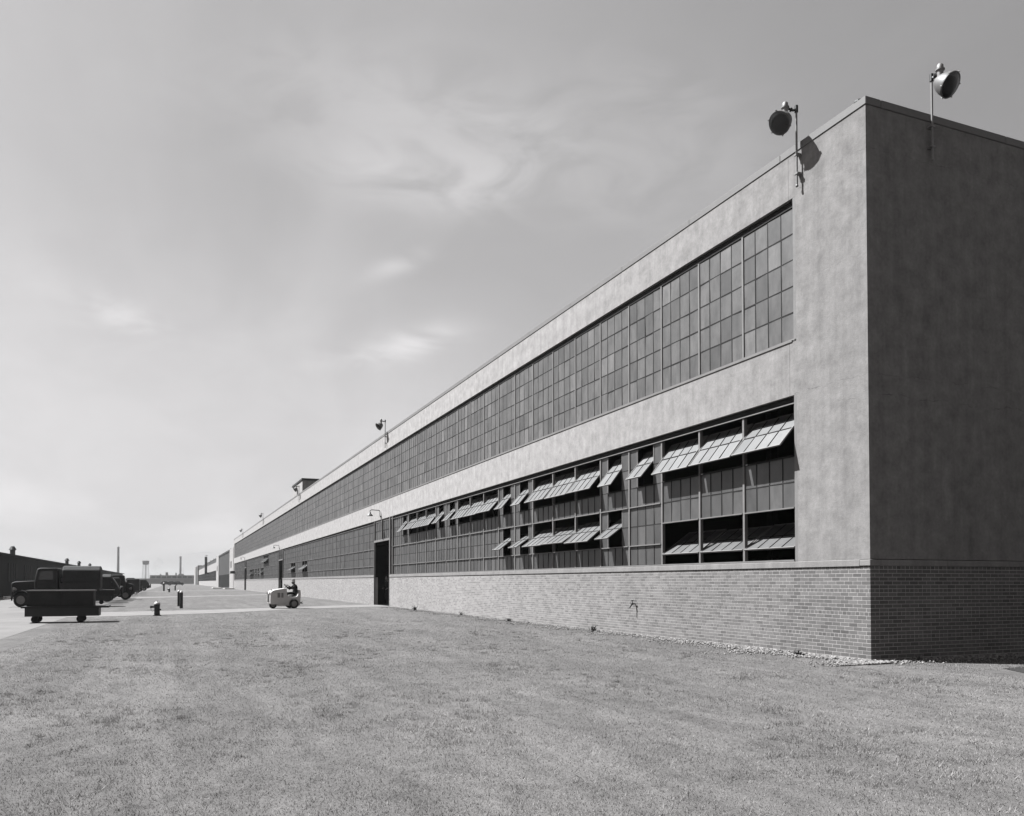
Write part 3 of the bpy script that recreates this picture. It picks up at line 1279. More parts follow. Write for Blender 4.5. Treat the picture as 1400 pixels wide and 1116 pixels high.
PATH1 = [(-25.4, -15.0), (-25.8, -13.4), (-27.9, -9.2), (-32.4, -4.9), (-34.4, -0.9), (-34.5, 0.1),
         (-38.4, 0.1), (-38.4, -0.8), (-36.2, -4.2), (-32.7, -9.1), (-31.1, -13.6), (-30.9, -15.0)]
keep &= ~in_poly(bx, by, PATH1)
bx, by, rr = bx[keep], by[keep], rr[keep]
NT_ = 3600
tr_r = 4.2 + 20 * rng.random(NT_) ** 1.1
tr_a = ang0 + rng.uniform(-.86, .72, NT_)
tx, ty = CAM.x + tr_r * np.cos(tr_a), CAM.y + tr_r * np.sin(tr_a)
pat = np.sin(tx * 1.1 + 1.7 * np.sin(ty * .8)) + np.sin(ty * 1.9 + 1.3 * np.sin(tx * .7 + 2)) + rng.normal(0, .5, NT_)
ok = (pat > .35) & (ty < -.8) & (ty > -14)
tx, ty, tr_r = tx[ok], ty[ok], tr_r[ok]
K = 34
sz_ = .025 + .05 * rng.random(len(tx))
tux = (tx[:, None] + rng.normal(0, 1, (len(tx), K)) * sz_[:, None]).ravel()
tuy = (ty[:, None] + rng.normal(0, 1, (len(tx), K)) * sz_[:, None]).ravel()
tur = np.repeat(tr_r, K)
tall = np.concatenate([np.zeros(len(bx)), np.ones(len(tux))])
bx, by, rr = np.concatenate([bx, tux]), np.concatenate([by, tuy]), np.concatenate([rr, tur])
n = len(bx)
hh = (.007 + .015 * rng.random(n) ** 1.5) * (1 + .25 * np.sin(bx * 1.7 + by * .9) * np.sin(by * 2.3)) * (1 + tall * 1.3)
wd = (.0011 + .0011 * rng.random(n)) * (1 + rr / 9.0)
th = rng.uniform(0, 6.283, n)
ln_ = rng.normal(0, .55, (n, 2)) * hh[:, None]
V = np.zeros((n, 3, 3))
V[:, 0, 0] = bx - wd * np.cos(th)
V[:, 0, 1] = by - wd * np.sin(th)
V[:, 1, 0] = bx + wd * np.cos(th)
V[:, 1, 1] = by + wd * np.sin(th)
V[:, 2, 0] = bx + ln_[:, 0]
V[:, 2, 1] = by + ln_[:, 1]
V[:, 2, 2] = hh
F = np.arange(n * 3).reshape(-1, 3)
tag(link('grass', np_mesh('grass', V.reshape(-1, 3), F, GRASS)), 'short cropped sunlit lawn grass in front of the factory', 'grass', kind='stuff')


def weed(x, y, s, label):
    q_ = MB()
    for k in range(random.randint(16, 26)):
        an = random.uniform(0, 6.28)
        le = s * random.uniform(.5, 1.1)
        up_ = random.uniform(.35, 1.0)
        w_ = s * random.uniform(.05, .11)
        dx, dy = math.cos(an), math.sin(an)
        ox, oy = random.uniform(-.3, .3) * s, random.uniform(-.2, .2) * s
        px_, py_ = -dy, dx
        p0 = Vector((ox, oy, 0))
        p1 = p0 + Vector((dx * le * .4, dy * le * .4, le * up_ * .7))
        p2 = p0 + Vector((dx * le * .9, dy * le * .9, le * up_ * .8))
        wv = Vector((px_, py_, 0)) * w_
        q_.add([p0 - wv * .3, p0 + wv * .3, p1 + wv, p2, p1 - wv], [(0, 1, 2, 4), (4, 2, 3)])
    o = q_.obj('weed', WEED, loc=(x, y, .0), fix=False)
    return tag(o, label, 'weed', 'weeds along the wall foot')


weed(-27.7, -.45, .34, 'tallest weed at the wall foot just right of the open door')
weed(-9.4, -.45, .26, 'weed at the wall foot left of the faucet')
weed(-1.35, -.42, .20, 'small weed in the gravel nearest the building corner')
weed(-21.0, -.35, .24, 'low weed under the middle of the brick wall')
weed(-15.7, -.40, .22, 'weed tuft in the gravel midway along the brick wall')

weed(.35, .75, .16, 'weed against the shaded brick side wall')


# ================================================================== HYDRANT, BOLLARDS
def make_hydrant(label):
    r = thing('fire_hydrant', label, 'fire hydrant', (0, 0, 0), 0, 'fire hydrants on the lawn')
    q_ = MB()
    q_.lathe([(.13, 0), (.13, .03), (.095, .05), (.09, .12), (.088, .40), (.10, .42), (.10, .46), (.085, .47)], 18)
    q_.obj('barrel', BLACK, r, smooth=True)
    q_ = MB()
    q_.lathe([(.105, .471), (.10, .50), (.07, .55), (.035, .575), (.03, .578)], 18)
    q_.obj('bonnet', HYDWHITE, r, smooth=True)
    q_ = MB()
    q_.lathe([(.022, .579), (.022, .61), (.012, .62)], 6)
    q_.obj('operating_nut', BLACK, r)
    q_ = MB()
    q_.tube((0, -.08, .37), (0, -.17, .37), .05, seg=12)
    q_.tube((0, -.17, .37), (0, -.215, .37), .062, .058, seg=12)
    q_.obj('pumper_nozzle', BLACK, r, smooth=True)
    for s in (1,):
        q_ = MB()
        q_.tube((0, .08, .25), (0, .125, .25), .035, seg=10)
        q_.tube((.08, 0, .37), (.13, 0, .37), .038, seg=10)
        q_.obj('side_nozzle', BLACK, r, smooth=True)
    q_ = MB()
    q_.path([(0, -.19, .32), (0, -.185, .22), (0, -.13, .18), (0, -.09, .24)], .007, 6)
    q_.obj('chain', GALV, r)
    return r


hy = make_hydrant('black fire hydrant with white bonnet, in front of the near path')
hy.location = (-25.86, -11.78, 0)
hy.scale = (1.22, 1.22, 1.0)
copy_tree(hy, None, (-109.2, -11.66, 0), R(40), 'small distant fire hydrant out on the far lawn')


def make_bollard(label, h=.92):
    r = thing('bollard', label, 'bollard', (0, 0, 0), 0, 'bollards on the lawn')
    q_ = MB()
    q_.lathe([(.082, 0), (.082, h - .13), (.088, h - .13), (.088, h - .11)], 16)
    q_.obj('post', BLACK, r, smooth=True)
    q_ = MB()
    q_.lathe([(.084, h - .109), (.075, h - .05), (.045, h - .01), (.012, h)], 16)
    q_.obj('cap', WHITE, r, smooth=True)
    return r


bo = make_bollard('nearer right-hand dark bollard with pale domed cap on the lawn')
bo.location = (-35.7, -10.78, 0)
copy_tree(bo, None, (-39.9, -10.87, 0), 0, 'dark bollard half hidden behind the nearer bollard on the lawn')
o = copy_tree(bo, None, (-125.0, -12.46, 0), 0, 'tall dark post far off on the lawn beside the far hydrant')
o.scale = (1.6, 1.6, 1.4)
o = copy_tree(bo, None, (-133.6, -10.86, 0), 0, 'faint farthest post on the lawn, right of the far hydrant')
o.scale = (1.3, 1.3, 1.0)


# ================================================================== PEOPLE
def blob(name, parts, m, parent, voxel=.012, smooth_it=4):
    """one continuous surface grown from tapered capsules ('c') and ellipsoids ('e')"""
    q_ = MB()
    for p in parts:
        if p[0] == 'c':
            _, a, b_, r0, r1 = p
            q_.tube(a, b_, r0, r1, 12)
            q_.ball(a, r0, 12, 8)
            q_.ball(b_, r1, 12, 8)
        else:
            _, c_, rx, ry, rz = p
            q_.ball(c_, 1.0, 14, 10, sc=(rx, ry, rz))
    me = q_.mesh(name, m)
    o = bpy.data.objects.new(name, me)
    COL.objects.link(o)
    md = o.modifiers.new('r', 'REMESH')
    md.mode = 'VOXEL'
    md.voxel_size = voxel
    ms = o.modifiers.new('s', 'SMOOTH')
    ms.iterations = smooth_it
    ms.factor = .5
    dg = bpy.context.evaluated_depsgraph_get()
    me2 = bpy.data.meshes.new_from_object(o.evaluated_get(dg))
    o.modifiers.clear()
    o.data = me2
    me2.name = name
    if not me2.materials:
        me2.materials.append(m)
    shade(me2, 180)
    o.parent = parent
    return o


def hand(wrist, elbow, side, curl=0.5):
    """palm, four unequal fingers and a thumb"""
    w_, e = Vector(wrist), Vector(elbow)
    d = (w_ - e).normalized()
    s = d.cross(Vector((0, 0, 1)))
    if s.length < .1:
        s = Vector((0, 1, 0))
    s = s.normalized()
    n_ = s.cross(d).normalized()
    out_ = [('c', w_, w_ + d * .045, .026, .030)]
    palm = w_ + d * .07
    out_ += [('e', palm, .04, .04, .03)]
    for i, le in enumerate((.070, .082, .078, .060)):
        b0 = w_ + d * .085 + s * (.033 - .022 * i)
        b1 = b0 + d * le * .5 - n_ * le * .2 * curl
        b2 = b1 + d * le * .35 - n_ * le * .5 * curl
        out_ += [('c', b0, b1, .0095, .009), ('c', b1, b2, .009, .0075)]
    t0 = w_ + d * .03 + s * side * .03
    t1 = t0 + d * .04 + s * side * .03
    t2 = t1 + d * .03
    out_ += [('c', t0, t1, .012, .011), ('c', t1, t2, .011, .009)]
    return out_


def make_person(label, J, loc, rotz, hat=True, coat=CLOTH, hat_m=STRAW):
    r = thing('person', label, 'person', loc, rotz)
    V_ = {k: Vector(v) for k, v in J.items()}
    hd = V_['head']
    f = Vector((1, 0, 0))
    body = [('e', hd, .095, .078, .122), ('e', hd + Vector((.02, 0, -.06)), .075, .06, .07), ('c', V_['neck'], hd + Vector((-.015, 0, -.07)), .056, .052),
            ('c', hd + f * .085 + Vector((0, 0, .01)), hd + f * .108 + Vector((0, 0, -.022)), .011, .015),
            ('e', hd + f * .078 + Vector((0, 0, -.058)), .022, .028, .010),
            ('e', hd + Vector((-.005, .08, -.01)), .02, .012, .032), ('e', hd + Vector((-.005, -.08, -.01)), .02, .012, .032)]
    for s, nm in ((1, 'L'), (-1, 'R')):
        body += [('c', V_['el' + nm] * .35 + V_['wr' + nm] * .65, V_['wr' + nm], .034, .026)]
        body += hand(V_['wr' + nm], V_['el' + nm], -s)
        body += [('c', V_['neck'], V_['sh' + nm], .05, .05), ('c', V_['sh' + nm], V_['el' + nm], .042, .036), ('c', V_['el' + nm], V_['wr' + nm], .036, .026)]
    body += [('c', V_['neck'], V_['chest'], .06, .10), ('c', V_['chest'], V_['hip'], .10, .10)]
    bo_ = blob('body', body, SKIN, r, .0085, 3)
    for sy in (1, -1):
        e_ = MB()
        e_.ball(hd + f * .083 + Vector((0, .032 * sy, .012)), .012, 8, 6)
        e_.obj('eye', BLACK, bo_)
    jk = [('e', V_['chest'], .125, .185, .20), ('c', V_['chest'], V_['hip'] + Vector((0, 0, .02)), .125, .14), ('e', V_['hip'], .14, .17, .13),
          ('c', V_['neck'] + Vector((0, 0, -.04)), V_['chest'], .07, .13)]
    for nm in 'LR':
        jk += [('c', V_['chest'] + (V_['sh' + nm] - V_['chest']) * .6, V_['sh' + nm], .085, .078),
               ('c', V_['sh' + nm], V_['el' + nm], .070, .056), ('c', V_['el' + nm], V_['el' + nm] * .25 + V_['wr' + nm] * .75, .056, .044)]
    blob('jacket', jk, coat, r, .014)
    tr_ = [('e', V_['hip'] + Vector((0, 0, -.05)), .135, .165, .13)]
    for nm in 'LR':
        tr_ += [('c', V_['hp' + nm], V_['kn' + nm], .092, .068), ('c', V_['kn' + nm], V_['an' + nm], .068, .052)]
    blob('trousers', tr_, CLOTH2, r, .014)
    for nm in 'LR':
        an_ = V_['an' + nm]
        blob('shoe', [('e', an_ + Vector((.06, 0, -.045)), .13, .047, .04), ('c', an_, an_ + Vector((0, 0, -.04)), .045, .045)], LEATHER, r, .012)
    if hat:
        h_ = MB()
        M = Matrix.Translation(hd + Vector((.01, 0, .055))) @ Matrix.Rotation(R(8), 4, 'Y')
        h_.lathe([(.165, 0), (.17, .008), (.105, .02), (.10, .07), (.085, .115), (.03, .12)], 20, M=M)
        h_.obj('hat', hat_m, r, smooth=True)
        h_ = MB()
        h_.lathe([(.104, .022), (.1035, .045)], 20, M=M)
        h_.obj('hat_band', BLACK, r)
    return r


# standing man inside the tall doorway, facing out
stand = dict(head=(.06, 0, 1.60), neck=(.0, 0, 1.44), chest=(-.0, 0, 1.22), hip=(0, 0, .95), shL=(0, .19, 1.38), shR=(0, -.19, 1.38), elL=(.02, .30, 1.12), elR=(-.04, -.27, 1.12),
             wrL=(.20, .20, .98), wrR=(.16, -.17, 1.02), hpL=(0, .09, .90), hpR=(0, -.09, .90), knL=(.05, .11, .5), knR=(.03, -.10, .5), anL=(.02, .12, .09), anR=(-.02, -.11, .09))
make_person('bareheaded man in dark clothes standing in the shade of the tall open doorway', stand, (-38.5, .85, .013), R(-60), hat=False)

# ================================================================== TOW TRACTOR with driver
TP = Vector((-33.45, -5.45, .008))
TROT = math.atan2(-.99, .13)
tr_ = thing('tow_tractor', 'small rounded white industrial tow tractor on the path by the open door', 'tractor', TP, TROT)
tr_.scale = (.88, .92, .92)
prof = [(-.40, .24), (-.34, .15), (.9, .15), (.95, .24), (1.25, .24), (1.34, .28), (1.36, .45), (1.35, .80), (1.31, .93), (1.22, 1.01), (1.0, 1.06), (.60, 1.12), (.44, 1.13), (.40, 1.10),
        (.37, .78), (.30, .68), (.05, .64), (-.15, .66), (-.25, .74), (-.31, .90), (-.33, 1.02), (-.36, 1.05), (-.41, 1.03), (-.43, .8)]
q_ = MB()
q_.prism(prof, -.40, .40)
hood = q_.obj('body', WHITE, tr_, smooth=True, bevel=.07, bseg=3)
for s in (1, -1):
    q_ = MB()
    for k in range(2):
        x0 = .60 + .19 * k
        for i in range(6):
            zz = .62 + .045 * i
            q_.box(x0, x0 + (.12 if k == 0 else .15), s * .395 if s < 0 else .395, s * .412 if s < 0 else .412, zz, zz + .03) if s > 0 else q_.box(x0, x0 + (.12 if k == 0 else .15), -.412, -.395, zz, zz + .03)
    q_.obj('side_grille', LAMPGREY, tr_)
q_ = MB()
for i in range(7):
    q_.box(1.345, 1.372, -.24 + i * .07, -.21 + i * .07, .36, .82)
q_.obj('front_grille', LAMPGREY, tr_)
for s in (1, -1):
    q_ = MB()
    q_.tube((1.33, s * .29, .86), (1.39, s * .29, .86), .055, .06, 14)
    q_.obj('headlight', CHROME, tr_, smooth=True)


def wheel(x, y, r_, w_, parent, hubr=.55):
    q_ = MB()
    M = Matrix.Translation((x, y, r_))
    q_.lathe([(r_ * .62, -w_ / 2), (r_ * .9, -w_ / 2), (r_, -w_ * .3), (r_, w_ * .3), (r_ * .9, w_ / 2), (r_ * .62, w_ / 2)], 24, axis='Y', M=M)
    wo_ = q_.obj('wheel', RUBBER, parent, smooth=True)
    q_ = MB()
    q_.lathe([(r_ * .6, -w_ / 2 - .004), (r_ * .5, -w_ / 2 + .02), (r_ * .2, -w_ / 2 - .004), (r_ * .2, w_ / 2 + .004), (r_ * .5, w_ / 2 - .02), (r_ * .6, w_ / 2 + .004)], 18, axis='Y', M=M)
    q_.obj('hub', HUB, wo_, smooth=True)
    return wo_


wheel(0, .47, .265, .15, tr_)
wheel(0, -.47, .265, .15, tr_)
wheel(1.10, 0, .22, .17, tr_)
q_ = MB()
q_.box(-.58, -.43, -.05, .05, .26, .34)
q_.box(-.66, -.58, -.06, .06, .33, .36)
q_.box(-.66, -.58, -.06, .06, .24, .27)
q_.obj('hitch', BLACK, tr_)
q_ = MB()
q_.path([(.50, 0, 1.08), (.34, 0, 1.22)], .018)
M = Matrix.Translation((.33, 0, 1.23)) @ Matrix.Rotation(R(-48), 4, 'Y')
pts = [M @ Vector((.18 * math.cos(a_), .18 * math.sin(a_), 0)) for a_ in [i * math.pi / 8 for i in range(17)]]
q_.path(pts, .012, 6)
q_.tube(pts[0], pts[8], .01, seg=6)
q_.obj('steering_wheel', BLACK, tr_, smooth=True)
q_ = MB()
q_.box(-.27, .12, -.3, .3, .66, .74)
q_.obj('seat', BLACK, tr_, bevel=.03)
q_ = MB()
q_.tube((1.24, .18, 1.0), (1.24, .18, 1.06), .03, seg=10)
q_.obj('filler_cap', BLACK, tr_)
sit = dict(head=(-.09, 0, 1.46), neck=(-.15, 0, 1.32), chest=(-.20, 0, 1.12), hip=(-.17, 0, .84), shL=(-.16, .18, 1.26), shR=(-.16, -.18, 1.26), elL=(.04, .27, 1.10), elR=(.06, -.25, 1.08),
           wrL=(.26, .20, 1.26), wrR=(.24, -.14, 1.20), hpL=(-.12, .09, .84), hpR=(-.12, -.09, .84), knL=(.28, .13, .84), knR=(.28, -.13, .82), anL=(.34, .13, .45), anR=(.34, -.13, .45))
make_person('man in dark clothes and pale brimmed hat driving the white tow tractor', sit, TP, TROT).scale = (.93, .93, .93)


# ================================================================== PARKED VEHICLES (facing +X in their own space)
def fender(q_, x, s, r_, w_=.26):
    pts = []
    for i in range(9):
        a_ = R(-8 + 24.5 * i)
        pts.append((x + r_ * math.cos(a_), .38 + r_ * math.sin(a_)))
    for (xa, za), (xb, zb) in zip(pts[:-1], pts[1:]):
        n0 = Vector((xa - x, za - .38)).normalized() * .03
        n1 = Vector((xb - x, zb - .38)).normalized() * .03
        y0, y1 = (s * .60, s * .60 + s * w_)
        y0, y1 = min(y0, y1), max(y0, y1)
        q_.prism([(xa, za), (xa + n0.x, za + n0.y), (xb + n1.x, zb + n1.y), (xb, zb)], y0, y1)


def chassis(r, base_l, paint, dx=0.0):
    for s in (1, -1):
        for xx in (1.25 - dx, -1.35):
            wheel(xx, s * .70, .35, .16, r)
        for xx in (1.25 - dx, -1.35):
            q_ = MB()
            fender(q_, xx, s, .42)
            q_.obj('fender', paint, r, smooth=True)
        q_ = MB()
        q_.box(-.95, .85 - dx, s * .82 - .14, s * .82, .33, .37) if s > 0 else q_.box(-.95, .85 - dx, -.82, -.68, .33, .37)
        q_.obj('running_board', BLACK, r)
        q_ = MB()
        q_.lathe([(.03, -.14), (.09, -.06), (.115, .03), (.10, .045)], 14, axis='X', M=Matrix.Translation((1.62 - dx, s * .55, .86)))
        q_.obj('headlight', CHROME, r, smooth=True)
    q_ = MB()
    q_.box(2.02 - dx, 2.08 - dx, -.80, .80, .40, .52)
    q_.box(1.8 - dx, 2.02 - dx, -.40, -.34, .42, .48)
    q_.box(1.8 - dx, 2.02 - dx, .34, .40, .42, .48)
    q_.obj('bumper', CHROME, r, bevel=.02)


def make_sedan(label):
    r = thing('parked_car', label, 'car', (0, 0, 0), 0, 'vehicles parked along the road')
    q_ = MB()
    q_.prism([(-2.15, .45), (-1.9, .36), (1.7, .36), (1.78, .5), (1.74, 1.02), (1.55, 1.12), (.62, 1.14), (.30, 1.58), (.05, 1.70), (-1.25, 1.72), (-1.72, 1.60), (-1.92, 1.25), (-2.05, 1.0), (-2.15, .7)], -.60, .60)
    q_.obj('body', CARPAINT, r, smooth=True, bevel=.10, bseg=3)
    for s in (1, -1):
        for x0, x1 in ((-.32, .22), (-1.02, -.42)):
            q_ = MB()
            y0, y1 = sorted((s * .595, s * .604))
            q_.prism([(x0, 1.18), (x1 + (.18 if x1 > 0 else 0), 1.18), (x1, 1.52), (x0, 1.54)], y0, y1)
            q_.obj('side_window', CARGLASS, r)
    q_ = MB()
    q_.prism([(.585, 1.20), (.60, 1.205), (.36, 1.53), (.345, 1.525)], -.48, .48)
    q_.obj('windshield', CARGLASS, r)
    q_ = MB()
    q_.prism([(-1.80, 1.30), (-1.70, 1.56), (-1.715, 1.565), (-1.83, 1.31)], -.34, .34)
    q_.obj('rear_window', CARGLASS, r)
    q_ = MB()
    q_.lathe([(.30, -2.30), (.33, -2.26), (.33, -2.16), (.28, -2.12)], 18, axis='X', M=Matrix.Translation((0, 0, .78)))
    q_.obj('spare_wheel', RUBBER, r, smooth=True)
    q_ = MB()
    for i in range(9):
        q_.box(1.755, 1.80, -.20 + i * .045, -.18 + i * .045, .5, 1.0)
    q_.obj('grille', CHROME, r)
    chassis(r, 0, CARPAINT)
    return r


def make_truck(label, dx=0.0):
    r = thing('parked_truck', label, 'truck', (0, 0, 0), 0, 'vehicles parked along the road')
    q_ = MB()
    q_.prism([(.55, .5), (1.75 - dx, .5), (1.78 - dx, 1.18), (1.6 - dx, 1.25), (.55, 1.30)], -.42, .42)
    q_.obj('hood', TRUCKPAINT, r, smooth=True, bevel=.06)
    q_ = MB()
    q_.prism([(-.55, .5), (.62, .5), (.62, 1.28), (.50, 1.86), (.35, 1.92), (-.45, 1.92), (-.55, 1.86)], -.72, .72)
    q_.obj('cab', TRUCKPAINT, r, smooth=True, bevel=.06)
    for s in (1, -1):
        q_ = MB()
        y0, y1 = sorted((s * .715, s * .726))
        q_.prism([(-.28, 1.34), (.42, 1.34), (.34, 1.74), (-.28, 1.76)], y0, y1)
        q_.obj('side_window', CARGLASS, r)
    q_ = MB()
    q_.prism([(.618, 1.36), (.63, 1.365), (.545, 1.77), (.53, 1.765)], -.56, .56)
    q_.obj('windshield', CARGLASS, r)
    q_ = MB()
    q_.box(-2.6, -.62, -.88, .88, .80, .90)
    for s in (1, -1):
        y0, y1 = sorted((s * .84, s * .88))
        q_.box(-2.6, -.62, y0, y1, .90, 1.18)
        q_.box(-2.6, -.62, y0, y1, 1.26, 1.42)
        for xx in (-2.58, -1.95, -1.3, -.68):
            y2, y3 = sorted((s * .80, s * .84))
            q_.box(xx, xx + .06, y2, y3, .90, 1.50)
    q_.box(-.66, -.62, -.80, .80, .90, 1.6)
    q_.obj('cargo_bed', BOXPAINT, r)
    q_ = MB()
    for i in range(9):
        q_.box(1.775 - dx, 1.81 - dx, -.28 + i * .065, -.25 + i * .065, .55, 1.12)
    q_.obj('grille', BLACK, r)
    chassis(r, 0, TRUCKPAINT, dx)
    return r


def make_van(label):
    r = thing('panel_van', label, 'van', (0, 0, 0), 0, 'vehicles parked along the road')
    q_ = MB()
    q_.prism([(-2.2, .45), (.6, .45), (.62, 1.2), (.42, 1.6), (.2, 1.68), (-2.1, 1.70), (-2.2, 1.6)], -.72, .72)
    q_.obj('body', CARPAINT, r, smooth=True, bevel=.07)
    q_ = MB()
    q_.prism([(.625, .5), (1.72, .5), (1.75, 1.05), (1.6, 1.13), (.625, 1.18)], -.42, .42)
    q_.obj('hood', CARPAINT, r, smooth=True, bevel=.06)
    for s in (1, -1):
        q_ = MB()
        y0, y1 = sorted((s * .715, s * .726))
        q_.prism([(-.25, 1.2), (.45, 1.2), (.32, 1.52), (-.25, 1.54)], y0, y1)
        q_.obj('side_window', CARGLASS, r)
    q_ = MB()
    q_.prism([(.60, 1.24), (.61, 1.245), (.45, 1.56), (.44, 1.555)], -.52, .52)
    q_.obj('windshield', CARGLASS, r)
    q_ = MB()
    q_.box(1.752, 1.79, -.2, .2, .5, 1.0)
    q_.obj('grille', BLACK, r)
    chassis(r, 0, CARPAINT)
    return r


GRP = 'vehicles parked along the road'
# some stand nose-in with their backs to the lawn, some nose-out
car = make_sedan('dark sedan with pale sunlit roof, parked behind the second low wagon')
car.location = (-53.5, -16.75, .006)
car.rotation_euler[2] = R(-90)
trk = make_truck('dark snub-nosed truck with upright cab, nearest truck in the parked row', .62)
trk.location = (-60.2, -15.2, .006)
trk.rotation_euler[2] = R(90)
tr2 = make_truck('dark stake truck parked nose-in behind the snub-nosed truck')
tr2.location = (-66.0, -17.2, .006)
tr2.rotation_euler[2] = R(-90)
van = make_van('dark panel van in the middle of the parked row')
van.location = (-84.0, -16.6, .006)
van.rotation_euler[2] = R(-90)
row = [(tr2, -41.5, 'tall loaded dark stake truck nearest the left edge, parked nose-in', -17.55, -90), (tr2, -50.3, 'tall dark stake truck between the low wagon and the pale-roofed sedan', -17.5, -90), (car, -72.0, 'dark sedan beyond the stake truck, second sedan from the near end', -16.9, -90), (van, -57.0, 'dark panel van squeezed between the pale-roofed sedan and the snub-nosed truck', -17.0, -90), (trk, -78.0, 'snub-nosed dark truck just before the panel van', -16.2, 90),
       (car, -90.5, 'dark sedan next beyond the panel van', -16.7, 90), (tr2, -97.0, 'dark stake truck halfway down the far half of the row', -17.2, -90), (car, -104.0, 'dark car beyond the far stake truck', -16.6, 90),
       (trk, -110.5, 'distant dark truck just left of the far hydrant', -16.4, 90), (van, -117.5, 'distant dark van near the far end of the parked row', -16.9, -90), (car, -124.5, 'far dark car, second from the far end of the row', -16.9, 90),
       (car, -131.5, 'farthest dark car at the end of the parked row', -16.7, -90)]
for src, xx, lb, yy, ro in row:
    o = copy_tree(src, None, (xx, yy, .006), R(ro + random.uniform(-4, 4)), lb, GRP)
    if xx > -51:
        o.scale = (1, 1, 1.12)
for xx, hh_, lb in ((-41.5, 1.25, 'dark tarpaulined load on the stake truck nearest the left edge'), (-50.3, .85, 'lower dark load on the stake truck behind the second low wagon')):
    q_ = MB()
    prof_ = [(-.76, 0), (.76, 0), (.78, hh_ * .8), (.55, hh_ * .97), (.1, hh_), (-.5, hh_ * .93), (-.74, hh_ * .7)]
    q_.prism(prof_, -.95, .95)
    tag(q_.obj('tarpaulin_load', BOXPAINT, bevel=.06, loc=(xx, -17.5 + 1.6, 1.03)), lb, 'cargo', 'loads on the stake trucks')

# ---- low industrial wagon at the left edge
wg = thing('flatbed_wagon', 'low dark factory wagon standing on the lawn edge at the left', 'wagon', (-21.2, -14.55, 0))
q_ = MB()
q_.box(-.55, .55, -1.3, 1.32, .50, .56)
q_.obj('deck', BOXPAINT, wg)
q_ = MB()
q_.box(-.45, .45, -1.2, 1.02, .22, .498)
q_.obj('frame', BLACK, wg)
for xx in (-.36, .36):
    for yy in (-.9, .45):
        q_ = MB()
        q_.lathe([(.05, -.03), (.125, -.03), (.125, .03), (.05, .03)], 16, axis='X', M=Matrix.Translation((xx, yy, .125)))
        q_.obj('wheel', RUBBER, wg, smooth=True)
cr = thing('crate', 'dark wooden crate riding on the low wagon at the left', 'crate', (-21.2, -14.7, .562))
q_ = MB()
q_.box(-.40, .40, -1.0, 1.0, .0, .50)
q_.obj('box', BOXPAINT, cr)
q_ = MB()
q_.box(-.43, .43, -1.03, 1.03, .502, .54)
q_.obj('lid', ROADM, cr)
for yy in (-.98, -.05, .90):
    q_ = MB()
    q_.box(.401, .425, yy, yy + .08, .0, .50)
    q_.obj('batten', BOXPAINT, cr)

w2 = copy_tree(wg, None, (-46.5, -15.75, .006), R(3), 'second low dark wagon, beyond the near one, at the edge of the road')
tag(wg, group='low factory wagons')
tag(w2, group='low factory wagons')
c2 = copy_tree(cr, None, (-46.5, -15.7, .568), R(3), 'dark crate on the second low wagon at the edge of the road')
c2.scale = (1, 1.1, .62)
tag(cr, group='crates on the low wagons')
tag(c2, group='crates on the low wagons')

# ================================================================== LONG DARK SHED behind the vehicles
sh = thing('long_shed', 'long low dark shed behind the row of parked vehicles', 'shed', (0, 0, 0))
q_ = MB()
q_.box(-280, -20, -37, -26, 0, 4.0)
q_.obj('wall', SHEDM, sh)
q_ = MB()
q_.prism([(-37.6, 3.9), (-25.5, 3.9), (-25.5, 4.05), (-31.5, 5.0), (-37.6, 4.05)], -280.5, -19.5, M=Matrix(((0, 1, 0, 0), (1, 0, 0, 0), (0, 0, 1, 0), (0, 0, 0, 1))))
q_.obj('roof', SHEDM, sh)
for i in range(27):
    q_ = MB()
    xx = -277 + 9.5 * i
    q_.box(xx, xx + 5.2, -25.995, -25.95, 1.4, 3.2)
    for j in range(1, 4):
        q_.box(xx + 1.3 * j - .04, xx + 1.3 * j + .04, -25.949, -25.92, 1.4, 3.2)
    q_.obj('window', DARKSTEEL, sh)
for xx in (-215, -190, -168, -110, -74):
    q_ = MB()
    q_.lathe([(.3, 4.3), (.3, 5.4), (.45, 5.45), (.2, 5.9)], 10, M=Matrix.Translation((xx, -30, 0)))
    q_.obj('roof_vent', BLACK, sh)

# ================================================================== SECOND FACTORY beyond
F2 = thing('far_factory', 'farther factory in line with the first, with tall dark doors between white piers', 'factory', (0, 0, 0))
b = MB()
b.box(-176, -164.2, -.05, .4, 0, 8.3)
b.obj('pier', STUCCO, F2)
b = MB()
b.box(-235, -222, -.05, .4, 0, 8.3)
b.obj('pier', STUCCO, F2)
b = MB()
b.box(-222, -176, .05, .3, 3.1, 7.95)
b.obj('tall_door', GATEDARK, F2)
b = MB()
b.box(-222, -176, .06, .3, 0, 3.09)
b.obj('doorway', DARK, F2)
b = MB()
b.box(-400, -164.2, -.1, .5, 8.0, 8.35) if False else b.box(-222, -176, -.1, .4, 7.96, 8.3)
b.obj('door_lintel', GATEDARK, F2)
for xx in (-171, -229):
    b = MB()
    b.box(xx - 2, xx + 2, -.09, -.051, 4.4, 5.7)
    b.obj('wall_panel', LAMPGREY, F2)
b = MB()
b.box(-404, -235.01, -.03, .4, 4.6, 6.9)
b.obj('upper_wall', STUCCO, F2)
b = MB()
b.box(-404, -235.01, -.03, .4, 0, 1.75)
b.obj('lower_wall', STUCCO, F2)
